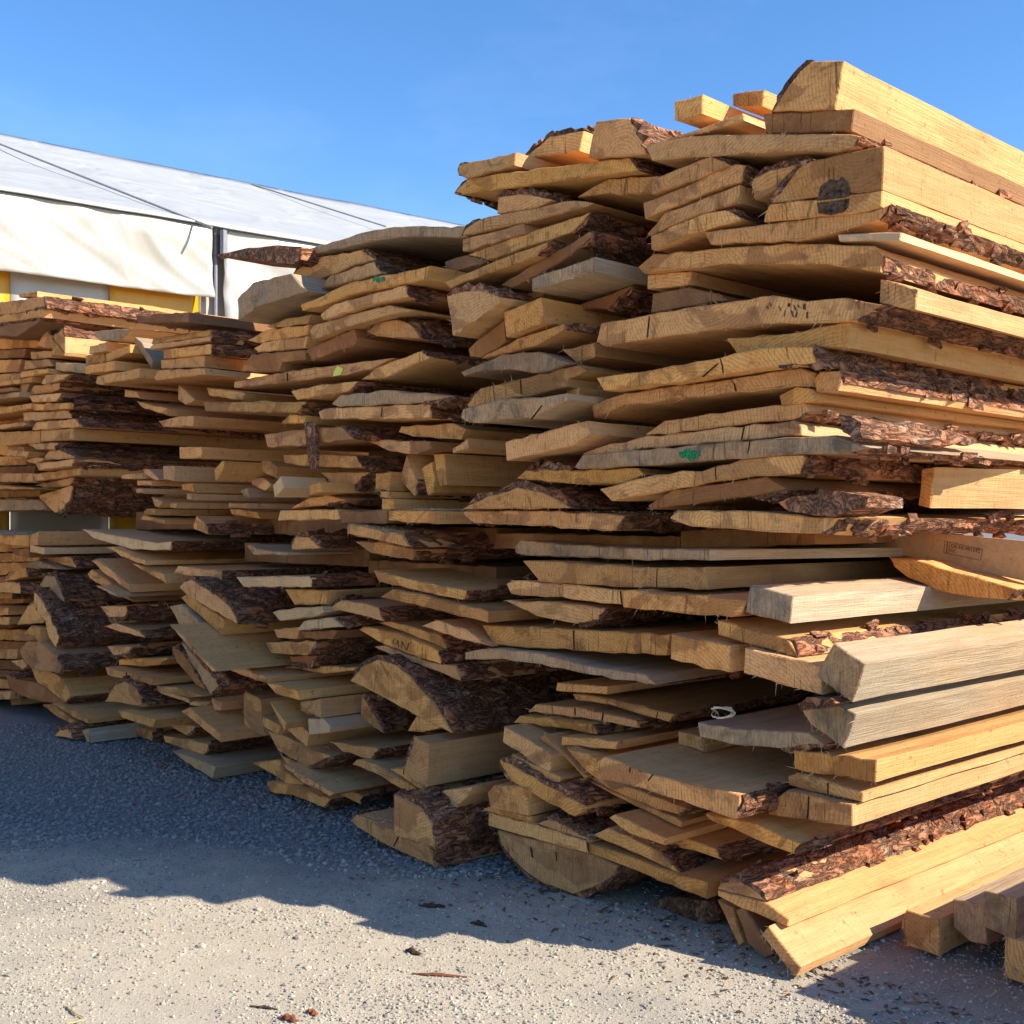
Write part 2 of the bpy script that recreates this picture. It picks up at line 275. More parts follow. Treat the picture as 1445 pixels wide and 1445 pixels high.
# ------------------------------------------------------------------ boards
DATA = '''
T 900 60 2.6514
1|c2960|505,258! 560,165! 610,100! 650,70 770,68 735,248
2|n c2971|470,268 808,247 800,330 478,338
3|c2918|135,220 243,193 238,265 137,290
4|c3083|355,192 470,176 466,238 354,235
6|c2944|22,378 200,350 490,342 800,343 840,352! 810,388 730,408 400,410 50,440
13|c2955|500,600! 600,470! 650,440 920,385 914,550
14|c2955|470,670 474,640 495,605 914,553 910,614 850,632
15|c2964|248,710 470,680 880,630 945,605! 900,662 640,735 270,755
16|l c2966|748,718 985,710 980,740 750,743
17|c2973|0,840 60,790 300,770 600,752 880,760 915,800! 910,860 700,827 300,830 20,862
18|c3007|35,870 200,855 195,905 35,922
19|n c3009|55,940 190,915 300,940 330,965 50,1012
22|c2979|330,1105 560,1090 795,1038 783,1140 640,1140 370,1165
T 900 150 4.8167
5|c2960|195,228 500,120 715,48 718,95 560,145 300,212
8|c2951|95,500 430,358 500,340! 625,398 400,495 95,598
9|c2962|35,655 400,510 660,390 725,400! 690,515 390,620 45,765
10|c2962|62,865 185,720 480,612 690,532 685,650 440,735 330,770 68,876
11|c2958|90,878 460,725 600,702! 700,760 640,790 430,850 95,975
12|c2973|770,530 790,490! 900,432! 1185,370 1060,480 910,590 795,635
T 1145 330 4.8167
21|c3013|465,305 545,320 720,380 710,515 600,500 460,470
25|c3019|10,985 60,935 185,930! 200,1010 180,1065 30,1075
T 900 400 4.8167
26|c3002|955,760 1075,700 1170,715 1215,800 975,825
27|c3015|60,1018 180,932 650,865 1130,805 1180,870! 1060,922 760,948 470,988 50,1030
T 0 0 1
20|c2966|841,482 848,456 916,444 1000,430 1075,418 1112,420 1138,425 1194,420 1245,430! 1210,452 1172,455 1080,457 960,472 900,480 850,488
23|c2930|842,533 900,525 1016,505 1072,491 1091,490 1145,489! 1150,512! 1100,517 1016,528 960,538 852,551
24|c2992|835,572 856,563 882,555 946,545 1031,535 1108,522 1130,519 1144,525 1140,545 1100,548 1040,553 900,569 880,571 838,590
28|c3015|822,640 860,626 900,618 993,607 1120,593 1130,600 1131,614 1050,621 900,634 830,645
29|w c2968|810,659 822,642 900,635 1016,625 1108,617 1180,614 1230,632! 1200,638 1108,642 990,650 900,657 815,662
30|c2979|847,690 905,675 962,664 990,665 1012,657 1045,648 1100,643 1135,642! 1128,668 1080,672 1012,678 940,692 862,707
31|n c2998|915,713 949,691 1081,673 1110,690! 1060,700 983,710 917,719
33|c2999|945,731! 957,720 1070,722 1183,731! 1160,753 1088,751 975,743 958,737!
34|y62 c3600|1301,662 1320,659 1312,717 1295,713
36|w y58 c3035|726,772 735,762 800,769 900,774 1000,776 1000,791 900,790 800,786 745,784 728,781
37|c3064|738,791 830,796 900,801 997,800 998,832 900,829 850,826 762,821
38|c3066|715,824! 723,819 806,825 877,833 878,853 806,846 721,838!
381|c2966|879,833 940,838 1055,847! 1045,865 1030,871 960,865 879,857
39|w c2965|1058,826 1119,841 1115,880 1052,864
35|c3800|1256,787 1290,790 1330,803 1380,815 1437,832! 1420,846 1370,842 1320,832 1280,815 1262,800
40|c3066|711,847 785,849 854,859! 843,874! 814,880 756,869
41|c3068|680,882 809,888 946,895 940,925 809,918 697,910
42|c2954|947,894 1030,911 1030,949 945,930
4210|c2952|1052,914 1158,941 1160,981 1049,950
43|c2990|1013,875 1111,902! 1126,926 1118,926 1013,896
44|w c2940|1177,907 1221,937 1202,991 1151,955
45|w c2991|1130,1000 1172,988 1208,1008 1190,1056 1143,1022
46|w c3021|655,921 680,916 711,916 763,922 821,938 910,952 926,966! 910,965 821,950 763,937 711,930 680,931 657,931
60|w c3030|985,1019 1050,1030 1140,1034 1165,1050! 1100,1056 1030,1050 987,1040
601|c3191|957,1032 994,1041 994,1062 957,1051
59|c2830|842,1076 852,1068 905,1088 980,1107 1044,1123! 1042,1154 1035,1156 980,1138 905,1112 848,1100
61|c3034|1120,1058 1237,1072 1236,1104 1120,1085
62|c3036|1112,1095 1125,1091 1218,1118 1217,1132 1165,1121 1113,1108
63|c3005|1080,1135 1110,1115 1145,1122 1202,1136 1203,1166 1140,1157 1085,1150
64|c2954|994,1148 1060,1160 1130,1190! 1120,1205 1085,1193 1000,1156
661|c2985|832,1190 900,1213 962,1236 1000,1246 996,1269 962,1256 900,1230 834,1205
70|c3083|939,1180 948,1178 1008,1198! 1022,1215 1000,1208 944,1192
T 680 870 4.8167
47|c3165|510,450 855,475 850,530 505,505
48|c3209|615,525 860,555 1310,665! 1270,718 860,600 640,570
49|c3171|310,650 365,595 630,615 820,655 1050,710! 1055,758 810,712 480,665
50|c3133|215,720 255,675 500,700 760,735! 785,800 480,750
51|c3064|540,815 920,850 905,905 540,875
52|c3017|150,745 480,940 465,1065 140,855
53|c3008|200,935 540,1095 515,1160 195,975
54|c2981|120,970! 700,1295! 700,1330 630,1360 590,1345 200,1120! 130,1010!
55|c3053|385,825 430,800 720,1085 700,1105 560,960
56|c3015|575,890 780,960 820,1100 890,1180 700,1040
57|c3077|720,1090 800,1100 1000,1160 1390,1300! 1340,1350 1180,1310 890,1185
58|c3068|730,1118 890,1195 1370,1395 1345,1435 900,1218
T 680 1000 4.8167
65|g c2979|105,825 340,890 700,975 925,1075! 880,1150! 760,1215! 620,1262! 420,1190! 290,1100! 200,1010! 130,920!
66|c2974|45,705 350,785 705,902 725,985 400,900 45,795
67|c2979|375,780! 450,755! 500,765! 745,895 700,888 480,820
68|c2999|750,860 860,810 1000,870 1210,980! 1340,1115 1230,1070 1000,965
69|c2961|865,740 900,720 1150,835 1250,880 1240,930 1000,850
71|c2963|35,570 80,520 310,540 315,730 60,680
72|c2974|10,680 60,665 330,735 335,785 200,750 15,695
T 900 1080 4.8167
73|c2947|540,850 870,935 1020,1045 1020,1098 700,972 545,888
74|c2952|542,842 560,800! 730,790! 872,925 700,885
75|g c2985|540,915 650,970 720,1200 690,1230
76|g n c2959|665,985 720,962 930,1280 860,1310 740,1210
77|g c2899|840,1150 885,1095 1105,1375 1075,1440
T 1145 1080 4.8167
79|g c3354|610,1080 640,985 870,1045 865,1300 650,1225 630,1150
80|g w c3400|960,910 1185,955 1195,1222 1080,1200 965,1100
81|w c3340|1170,850 1400,905 1395,1190 1165,1095
82|g c3326|1315,1165 1480,1215 1480,1500 1315,1440
T 630 150 4.8167
101|c2973|80,400! 140,385 470,310 460,400 130,490 75,460!
102|c3093|515,357! 700,205! 930,165 908,305
103|c2964|1015,100 1245,78! 1360,325 960,348
104|c2986|60,580! 140,495 480,440 1240,348! 1310,440 900,490 480,545 110,600!
7|c3033|890,620 1000,545 1110,490 1385,475 1480,468 1475,585 1170,605 1110,590
106|c3002|345,730 350,615! 430,600! 560,598! 720,635 600,690 480,708
107|c3004|110,875! 130,830! 220,770 480,712 860,640 1010,660 900,700 540,788 250,848
108|c3013|110,905 525,792 540,865 110,985
109|c3024|145,1010 460,890 980,720! 850,860 560,950 280,1045
110|n c3033|-10,1055 135,1010 290,1052 0,1140
111|c2864|-15,1195 350,1040 720,910! 620,1010 300,1130 20,1235
112|n c2915|365,1215 620,1060 830,940 970,850! 1000,870! 900,960 760,1065 560,1170 440,1235
113|w c2877|580,1170 1005,1022 1003,1125 580,1255
T 630 380 4.8167
114|c3015|485,180 735,110 640,190 540,215
115|c2844|5,185! 100,150! 220,140! 370,190 360,235 40,450
116|c2897|390,290 640,190 660,360 405,460
117|n c2935|150,540 210,480 395,345 400,490 230,600 155,590
118|c2935|230,605 480,470 790,370! 800,410 600,520 380,572
119|n c3113|860,255 1260,110! 1090,270 930,275
120|w c2946|100,700 380,575 630,560 850,640 700,690 580,705 430,680 250,690 120,725
121|c3004|785,545 1000,500 1010,590 880,635
123|c2957|145,920! 230,810 500,745 900,650 960,690 830,745 830,800 620,850 480,868 150,938
124|w c2850|95,1010 110,950 350,885 640,872 820,842 830,890 580,1015 480,1005 220,1045 150,1040
125|c3001|820,825 905,800 890,915 825,905
126|c2924|395,1175 960,1030 975,1120 850,1200 405,1300
T 640 620 4.8167
128|c2990|60,475! 240,380! 430,325! 600,360! 740,425! 800,468 430,470
129|c2993|430,265 490,210! 820,210 1250,195 1300,240! 1150,300 870,300 640,290
130|c3019|60,490 480,485 900,495 1160,520! 1090,620 860,610 400,580 140,570! 75,520!
T 300 300 3.6125
201|w c3008|455,190 640,140 830,85 960,72 1290,70 1290,125 960,125 820,145 640,185 460,220
203|w c2850|125,440 205,355 400,310 455,375 490,400 235,475 130,550
204|c3028|400,340! 430,290! 560,225 760,190! 830,240 700,275 540,345 410,368
205|c2957|550,375 600,320 820,250! 860,310 640,370 550,392
206|c2888|450,470 690,360 1110,270 1080,340 870,385 690,420 540,480 455,500
207|c2897|550,520 620,465 980,370! 1000,430 800,470 560,545
208|c2919|495,600 520,570 900,470 1040,500 900,520 700,580 510,650
209|c2975|785,610! 840,560! 930,545! 1010,570! 1060,640 840,630
210|n c2957|480,700 720,590 740,640 720,680 500,750
211|c2973|275,580 370,540 510,520 480,568 300,590
212|c2973|180,650 270,600 490,570 480,625 230,665
213|c2973|210,690 260,660 490,630 470,690 230,712
214|n c2973|150,790 200,722 470,700 470,750 350,765 340,810 150,810
215|c2990|110,860 380,810 640,775 920,740 800,800 640,830 380,865 110,893
216|c2999|760,850 830,790 1060,705! 1110,740 870,845
217|c2957|400,910 540,880 740,860! 690,910 430,955
218|w c2957|605,975 650,930 900,905 1230,935! 1060,970 640,990
219|c2968|540,1015 600,995 1110,978! 1110,1045 550,1055
220|c3015|-30,890 165,920 150,958 -20,932
221|c2955|-45,965 110,965 480,965! 430,1020 110,1015 -40,1012
222|c2982|345,1075 390,1030 480,1035 470,1075
223|c2935|265,1130 420,1108 650,1090! 720,1155 470,1182 280,1195
225|c2997|360,1235 480,1230 740,1240! 760,1300 520,1295 370,1278
226|c3075|550,1325 800,1325! 720,1385! 620,1385!
T 450 560 4.8167
227|c3048|385,520 490,510 480,640 385,625
228|c3017|415,640 490,645 480,690 415,682
229|c3017|430,692 500,692 520,765 430,765
230|c3110|595,395 660,560! 650,675 545,560
231|c3150|695,485 770,440 785,560 770,650 740,670
232|c3157|780,388 850,385 875,600 815,608
233|c3035|905,350 1010,280 1025,350 910,380
234|c3087|540,240 560,200 920,180 1000,220 960,290 640,270
235|c3060|340,305 480,290 620,300 620,390 480,370
2351|n c3060|625,300 760,302 760,360 625,392
236|c3008|475,775 790,775 795,865 475,842
237|n c3017|150,775 460,770 465,858 150,860
238|c2968|195,880 210,865 560,935! 620,1020 400,972 190,930
239|c3059|245,985 420,985 660,1040! 630,1110 345,1060
T 450 740 4.8167
240|c3005|370,310 440,330 700,390 1010,450! 980,515 700,460 410,390
241|c2983|415,495 500,440 640,465 1150,590 1150,668 900,610 650,545 480,510
242|c3043|55,590! 150,515 270,530 400,565! 430,660 300,620 80,572
243|c3112|400,668 500,660 830,755! 875,850 690,780 520,710
244|c3030|700,690 800,650 990,710 1170,830 1000,790 840,740
245|c3079|275,715 300,695 560,750 810,860! 830,950 600,880 390,790
246|c3088|375,830 450,822 760,940 930,960! 965,1065 760,985 400,850
247|c3007|212,1065! 300,960! 400,918! 520,950! 620,1040! 780,1220! 905,1420 640,1290 420,1165
248|c3190|290,1170! 370,1290! 440,1420 285,1320
T 480 950 4.8167
249|c2909|425,685! 510,430 605,480 595,770 560,770 440,690
250|c3017|455,395 520,290 690,370 560,402
251|c2945|690,800 900,770 860,840 760,945
252|c2927|335,650 420,650 560,770 690,885 560,800
253|c3007|80,620 110,588 280,640 590,830 620,905 590,905 400,780 240,680
255|c2809|365,825! 540,920! 620,1030! 635,1185 365,1100
256|g c2832|65,1000! 110,965 340,1060 590,1160! 650,1320 390,1205 230,1120
T 400 900 4.8167
254|c3050|310,700 440,725 650,755! 590,825 400,775
T 200 850 4.8167
257|c2948|850,550 920,560 1060,600 1070,665 930,630 910,620
258|c2999|1080,675 1215,655 1220,785 1080,740
259|c3032|985,830 1010,770 1135,890 1120,985 985,865
260|l c3001|1130,790 1230,790 1290,850 1280,885 1140,900
261|c2923|870,675 985,825 965,865 900,740
262|c3021|820,775 940,840 930,905 820,840
263|c3072|695,595 805,660 830,860 840,905 770,895 695,830!
264|c3025|850,870 990,920 1150,1000 1290,1045! 1120,1120 930,1010
265|c3087|930,1020! 960,1050 1200,1170 1505,1320! 1480,1372 1200,1230 1000,1130
266|c2943|960,1100 1200,1240 1310,1300 1280,1320 1100,1230 990,1140
267|c3078|745,1090 940,1070 960,1140 1100,1240 980,1230 850,1150
268|g c3043|845,1220 980,1240 1280,1340! 1240,1395 1020,1310 870,1290
T 200 650 4.8167
301|l c2981|640,790 1150,785! 1160,860 690,858
302|c3077|220,770 245,715 545,750! 545,820 400,790
303|c3042|970,875 1270,880 1260,980 1040,980
304|l c2995|885,1030 930,1015 1220,990 1240,1030 1180,1060 940,1090
305|l c3017|1055,1155 1100,1090 1290,1065! 1370,1130
307|c3064|895,1145 1080,1130 1050,1215 920,1205
308|c3073|835,1235 1190,1230! 1130,1325 880,1310!
309|n c3122|1000,1328 1190,1328! 1140,1385! 1020,1370!
311|n c3071|1080,1158 1330,1155 1300,1215 1110,1208
312|c2941|255,860 290,820! 340,812! 480,900! 600,1000! 650,1110 480,1020 300,910
313|c2952|265,930 310,905 560,1080 545,1185 480,1130 300,970
314|w c2943|190,990 270,975 550,1250 680,1400 620,1400 480,1340 250,1110
571|c2966|495,60 545,0 575,5 505,140
572|c3166|815,0 870,0 925,40 920,125 815,70
573|c3177|745,130 820,115 880,165 835,205 750,165
574|l c2839|890,170 945,105 970,185 902,250
575|w c3135|680,200 715,185 730,250 690,235
576|c3104|590,285 710,290 715,325 590,320
577|c3215|600,330 780,345 800,395 610,365
578|c2908|1135,165 1220,145 1225,215 1140,235
579|c3006|1010,325 1130,255 1260,235 1380,265! 1250,300
5791|c3017|925,408 940,338 1330,330 1350,395
580|n c3017|1400,430 1445,420 1460,500 1400,490
581|c3095|1015,580! 1050,510! 1130,520! 1220,595 1020,605
582|w c3044|715,580 740,570 780,600 1000,625 1000,642 760,640
570|c3017|350,440 370,375 430,430! 445,500 355,465
T 200 850 4.8167
310|c3175|930,435 1200,430 1445,440 1445,465 1240,485
315|c2970|500,370 850,510 840,550 540,450
316|c2754|190,150 270,220 400,360 510,470 480,470 330,320
317|w c2885|270,270 330,330! 530,560! 470,630 330,400
318|n c3123|205,310! 270,330! 440,600 370,560 230,400!
335|c2903|270,740 320,715 540,900 535,950 480,915
336|c3092|155,785 300,830 370,850! 300,905 190,840
337|c3065|150,905 290,930 460,965! 430,1035 290,1000 160,950
338|g w c2986|200,1010 420,1080 500,1120 480,1200 300,1090
339|c3010|470,650 550,680 540,735 490,735
340|c3041|515,795 575,850 570,868 545,850
341|c3019|325,680 460,680 440,710 330,700
T 0 650 4.8167
319|l c3090|555,465 740,500 1060,560 1165,550! 1150,610 900,605 640,530
320|c3037|720,590 760,585 980,680 985,710 820,650
321|c3037|900,700 1110,770 1130,835 930,722
322|c3081|620,680 660,665 880,840 885,895 700,760
323|c3092|595,770 620,740 700,790 905,960 780,900 610,800
324|c2990|650,850 760,890 800,930 700,880
325|c3084|680,990 870,990! 850,1065! 740,1065!
326|c3095|705,1125 780,1105 940,1160! 985,1205 800,1160
327|c3055|730,1260 910,1265! 850,1320! 770,1325
328|c3104|805,1340 1140,1345 1080,1390 960,1400 810,1390
T 0 850 4.8167
329|c3006|715,440 1040,520 1040,565 730,495
330|c2968|710,675! 780,560! 860,535! 930,600! 960,710 800,680
331|c3057|1060,560 1290,600 1380,640 1290,650 1080,600
332|c2899|800,735 1060,800 1040,855 830,785
333|g c3241|750,795! 800,800 1040,880! 1030,945 900,900 790,850!
334|c3066|1010,570 1280,655 1290,690 1090,620
T 0 650 4.8167
401|c3017|200,572 215,500 265,480 255,575
402|l c3048|203,568 300,592 300,637 203,622
403|c3064|0,510 195,505 195,585 20,570
404|n c3044|50,597 195,597 195,660 100,640
405|c3184|285,655 480,655! 520,730 350,690
406|w c3122|160,710 250,675 410,740 300,735
407|c3035|20,820! 60,760 170,730! 180,790 40,820
408|c3035|0,880 40,825 130,830! 140,905 0,885
409|c3095|0,895 80,895! 85,940 0,940
410|w c3097|270,850! 310,775! 370,790! 440,960 330,890
411|c2990|115,1115 190,985! 225,975! 305,1100 210,1110
4111|c2990|232,985 230,890! 310,1000! 400,1200! 380,1270 330,1200 308,1095
412|c2966|160,1180 210,1122 275,1140 270,1250 230,1190
413|c2961|95,1180 225,1187 230,1225 105,1225
414|c2941|130,1290 180,1230 260,1230 380,1330! 420,1400! 400,1445 220,1420 150,1340
415|c2977|75,1360 150,1350 190,1390 150,1420
416|c3044|0,980 60,1000 50,1050 0,1055
417|c3044|0,1060 60,1065 55,1115 0,1120
T 0 850 4.8167
4141|c3023|210,440 260,420 430,520 480,640! 440,680 250,540
418|n c3021|35,490! 100,520 250,545 440,685 300,680 150,640! 75,590!
419|c2997|0,620 75,610 65,660 0,670
420|g c3149|70,650 155,645 155,695 75,700
421|c2972|350,685 500,740 600,790 595,825 480,770
422|c2972|285,695 360,700 530,830 510,840 380,770
423|g c2890|370,905! 400,870! 470,865! 500,930
424|g w c2944|555,870 600,858 612,955 590,950
T 0 400 4.8167
501|c2985|125,70 250,52 250,90 130,95
502|c2962|-20,160 180,105 300,88! 300,155! 160,195 -20,245
503|c2962|-20,247 160,197 290,160! 275,230! -20,305
504|n c2902|0,330 110,270 270,250 240,280 120,360 0,350
505|n c2870|920,215 1280,195 1285,262 940,270
506|c3033|255,420! 290,345! 320,315! 335,350 335,435 290,435
507|c3044|365,350! 420,310! 440,360 440,470 370,388
508|c3044|350,375 440,472 435,490 355,485
509|c3053|205,465 355,455 350,505 210,515
510|c3053|170,525 330,515 360,560 165,585
511|c3013|145,600 320,577 325,610 140,640
512|c3053|75,630 142,605 138,648 75,665
513|l c3073|380,535 580,545 580,610 380,590
514|w c3075|640,325 830,310 900,305 830,380 680,390
515|c3075|610,425 725,395 720,460 605,480
516|c3115|585,490 705,475 715,535 580,553
517|c2975|720,480 885,415 885,470 725,535
518|c2935|580,560 780,525 780,590 580,615
519|w c3017|920,365 960,400 1040,530 1030,580 915,400
520|c2955|1040,375 1200,345 1430,315! 1430,355 1030,412
5201|c2955|1015,440 1035,414 1430,357! 1425,390 1020,450
521|c2964|1110,450 1430,410! 1430,480 1110,510
522|c2984|1095,520 1390,490 1390,570 1100,580
523|c2937|1045,645 1070,590 1390,574 1400,620 1060,660
524|c2917|650,680 660,630 950,575 945,640 680,690
525|c2984|280,680 310,625 480,615! 430,650 300,685
526|c3004|205,740 225,695 410,675! 400,720 340,745 215,750
527|c2960|200,765 420,740! 380,800 220,808
528|c2980|220,820 490,808! 480,852 230,865
529|c3015|155,880 180,876 470,862! 490,915 165,935
530|c2971|215,990 240,945 510,920! 560,975 220,998
531|c2986|280,1000 500,985 500,1065 280,1075
532|c2995|0,1020 270,1000 270,1085 20,1105
533|c2964|190,1095 395,1080! 370,1130 250,1130
535|c2986|300,1180! 330,1140! 400,1130! 510,1180! 500,1190 310,1200
536|c2946|240,1225 500,1192! 490,1240 260,1272
537|c3017|225,1295 550,1250 545,1305 230,1345
538|c3015|0,1290 220,1290 225,1355 0,1345
539|c3057|240,1370 500,1315! 480,1370 330,1395
543|c3002|0,680 135,650 130,680 0,720
544|c3053|140,690 205,680 170,760 140,755
545|c3002|0,740 80,705 85,730 0,778
546|c2922|0,785 130,735 130,770 0,820
547|c2973|0,880 215,812 210,850 0,925
548|c2993|0,985 160,940 180,965 0,1018
549|c3013|145,650 220,630 220,670 145,680
551|c2913|10,1165 60,1130 200,1145 180,1180 20,1170
552|c2973|180,1200 250,1180 295,1185 290,1200 240,1225 190,1215
553|c3000|850,720 930,735 960,785 850,770
554|c3002|930,800 1130,850 1140,900 960,840
555|c3004|1215,690 1250,720 1330,790 1260,825 1210,790
556|c3035|1075,935 1230,900 1320,900 1310,970 1110,975
557|c3053|1220,1110 1370,1110 1370,1190 1220,1190
558|c3124|1400,860 1445,800 1460,860
T 0 650 4.8167
540|c3079|265,235 500,165! 470,270! 410,345! 370,355 270,260
541|w c3082|-30,262 275,265 320,335 -30,345
542|c2913|0,152 240,190 0,202
559|c3053|820,105 850,90 975,85 970,125 825,125
560|c3064|975,55 1010,55 1085,130 1050,135 980,90
561|c2935|1105,35 1185,35 1180,140 1110,125
562|c3044|930,135 1030,135 1035,170 935,170
563|c3004|920,190 985,190 985,225 930,220
564|c3026|1230,160 1310,155 1330,215 1240,200
565|c3006|1265,220 1310,225 1310,270 1270,265
566|c3064|1030,245 1110,280 1080,320 1050,310
567|c2895|1160,290 1205,285 1200,325 1155,320
568|c3044|975,345 1000,325 1060,330 1060,370 980,370
569|c3035|960,400 970,372 1120,405 1110,430
T 0 0 1
901|R n c3420|520,602 690,600 690,662 520,664
902|R n c3420|690,752 960,757 960,777 690,774
903|R n L60 c3420|960,748 1150,744 1150,768 960,776
905|R n c3420|192,722 330,728 330,746 192,748
906|R n c3420|330,726 520,735 520,762 330,750
907|R n c3420|345,766 520,772 520,800 345,792
908|R n c3420|520,738 700,745 700,775 520,770
909|R n c3420|520,790 700,800 700,822 520,815
T 0 0 1
950|X n c3220|-60,456 33,450 30,462 -60,467
951|X c3220|-60,468 29,464 26,474 -60,479
952|X c3220|-60,481 68,472 65,489 -60,498
953|X n c3220|-60,500 37,492 34,504 -60,512
954|X c3220|-60,511 29,507 26,525 -60,529
955|X c3220|-60,532 38,526 35,542 -60,549
956|X n c3220|-60,549 60,544 57,554 -60,559
957|X c3220|-60,563 53,554 50,565 -60,574
958|X c3220|-60,573 43,569 40,579 -60,583
959|X c3220|-60,585 54,578 51,596 -60,603
960|X c3220|-60,605 36,598 33,611 -60,618
961|X c3220|-60,616 52,614 49,624 -60,627
962|X c3220|-60,630 36,625 33,641 -60,645
963|X c3220|-60,647 39,643 36,656 -60,660
964|X n c3220|-60,662 51,657 48,668 -60,673
965|X n c3220|-60,677 33,669 30,686 -60,694
966|X c3220|-60,693 58,689 55,701 -60,705
967|X c3220|-60,708 37,702 34,715 -60,720
968|X c3220|-60,772 45,765 42,777 -60,784
969|X c3220|-60,784 58,779 55,792 -60,796
970|X c3220|-60,798 54,793 51,810 -60,815
971|X n c3220|-60,817 24,813 21,825 -60,830
972|X c3220|-60,832 42,824 39,836 -60,844
973|X c3220|-60,845 35,839 32,851 -60,857
974|X n c3220|-60,853 41,857 38,875 -60,871
975|X n c3220|-60,870 18,876 15,887 -60,881
976|X c3220|-60,884 40,889 37,904 -60,899
977|X n c3220|-60,900 39,906 36,917 -60,910
978|X c3220|-60,914 26,916 23,930 -60,928
979|X n c3220|-60,928 44,933 41,946 -60,942
980|X n c3220|-60,943 26,947 23,957 -60,953
981|X c3220|-60,951 27,960 24,973 -60,964
'''
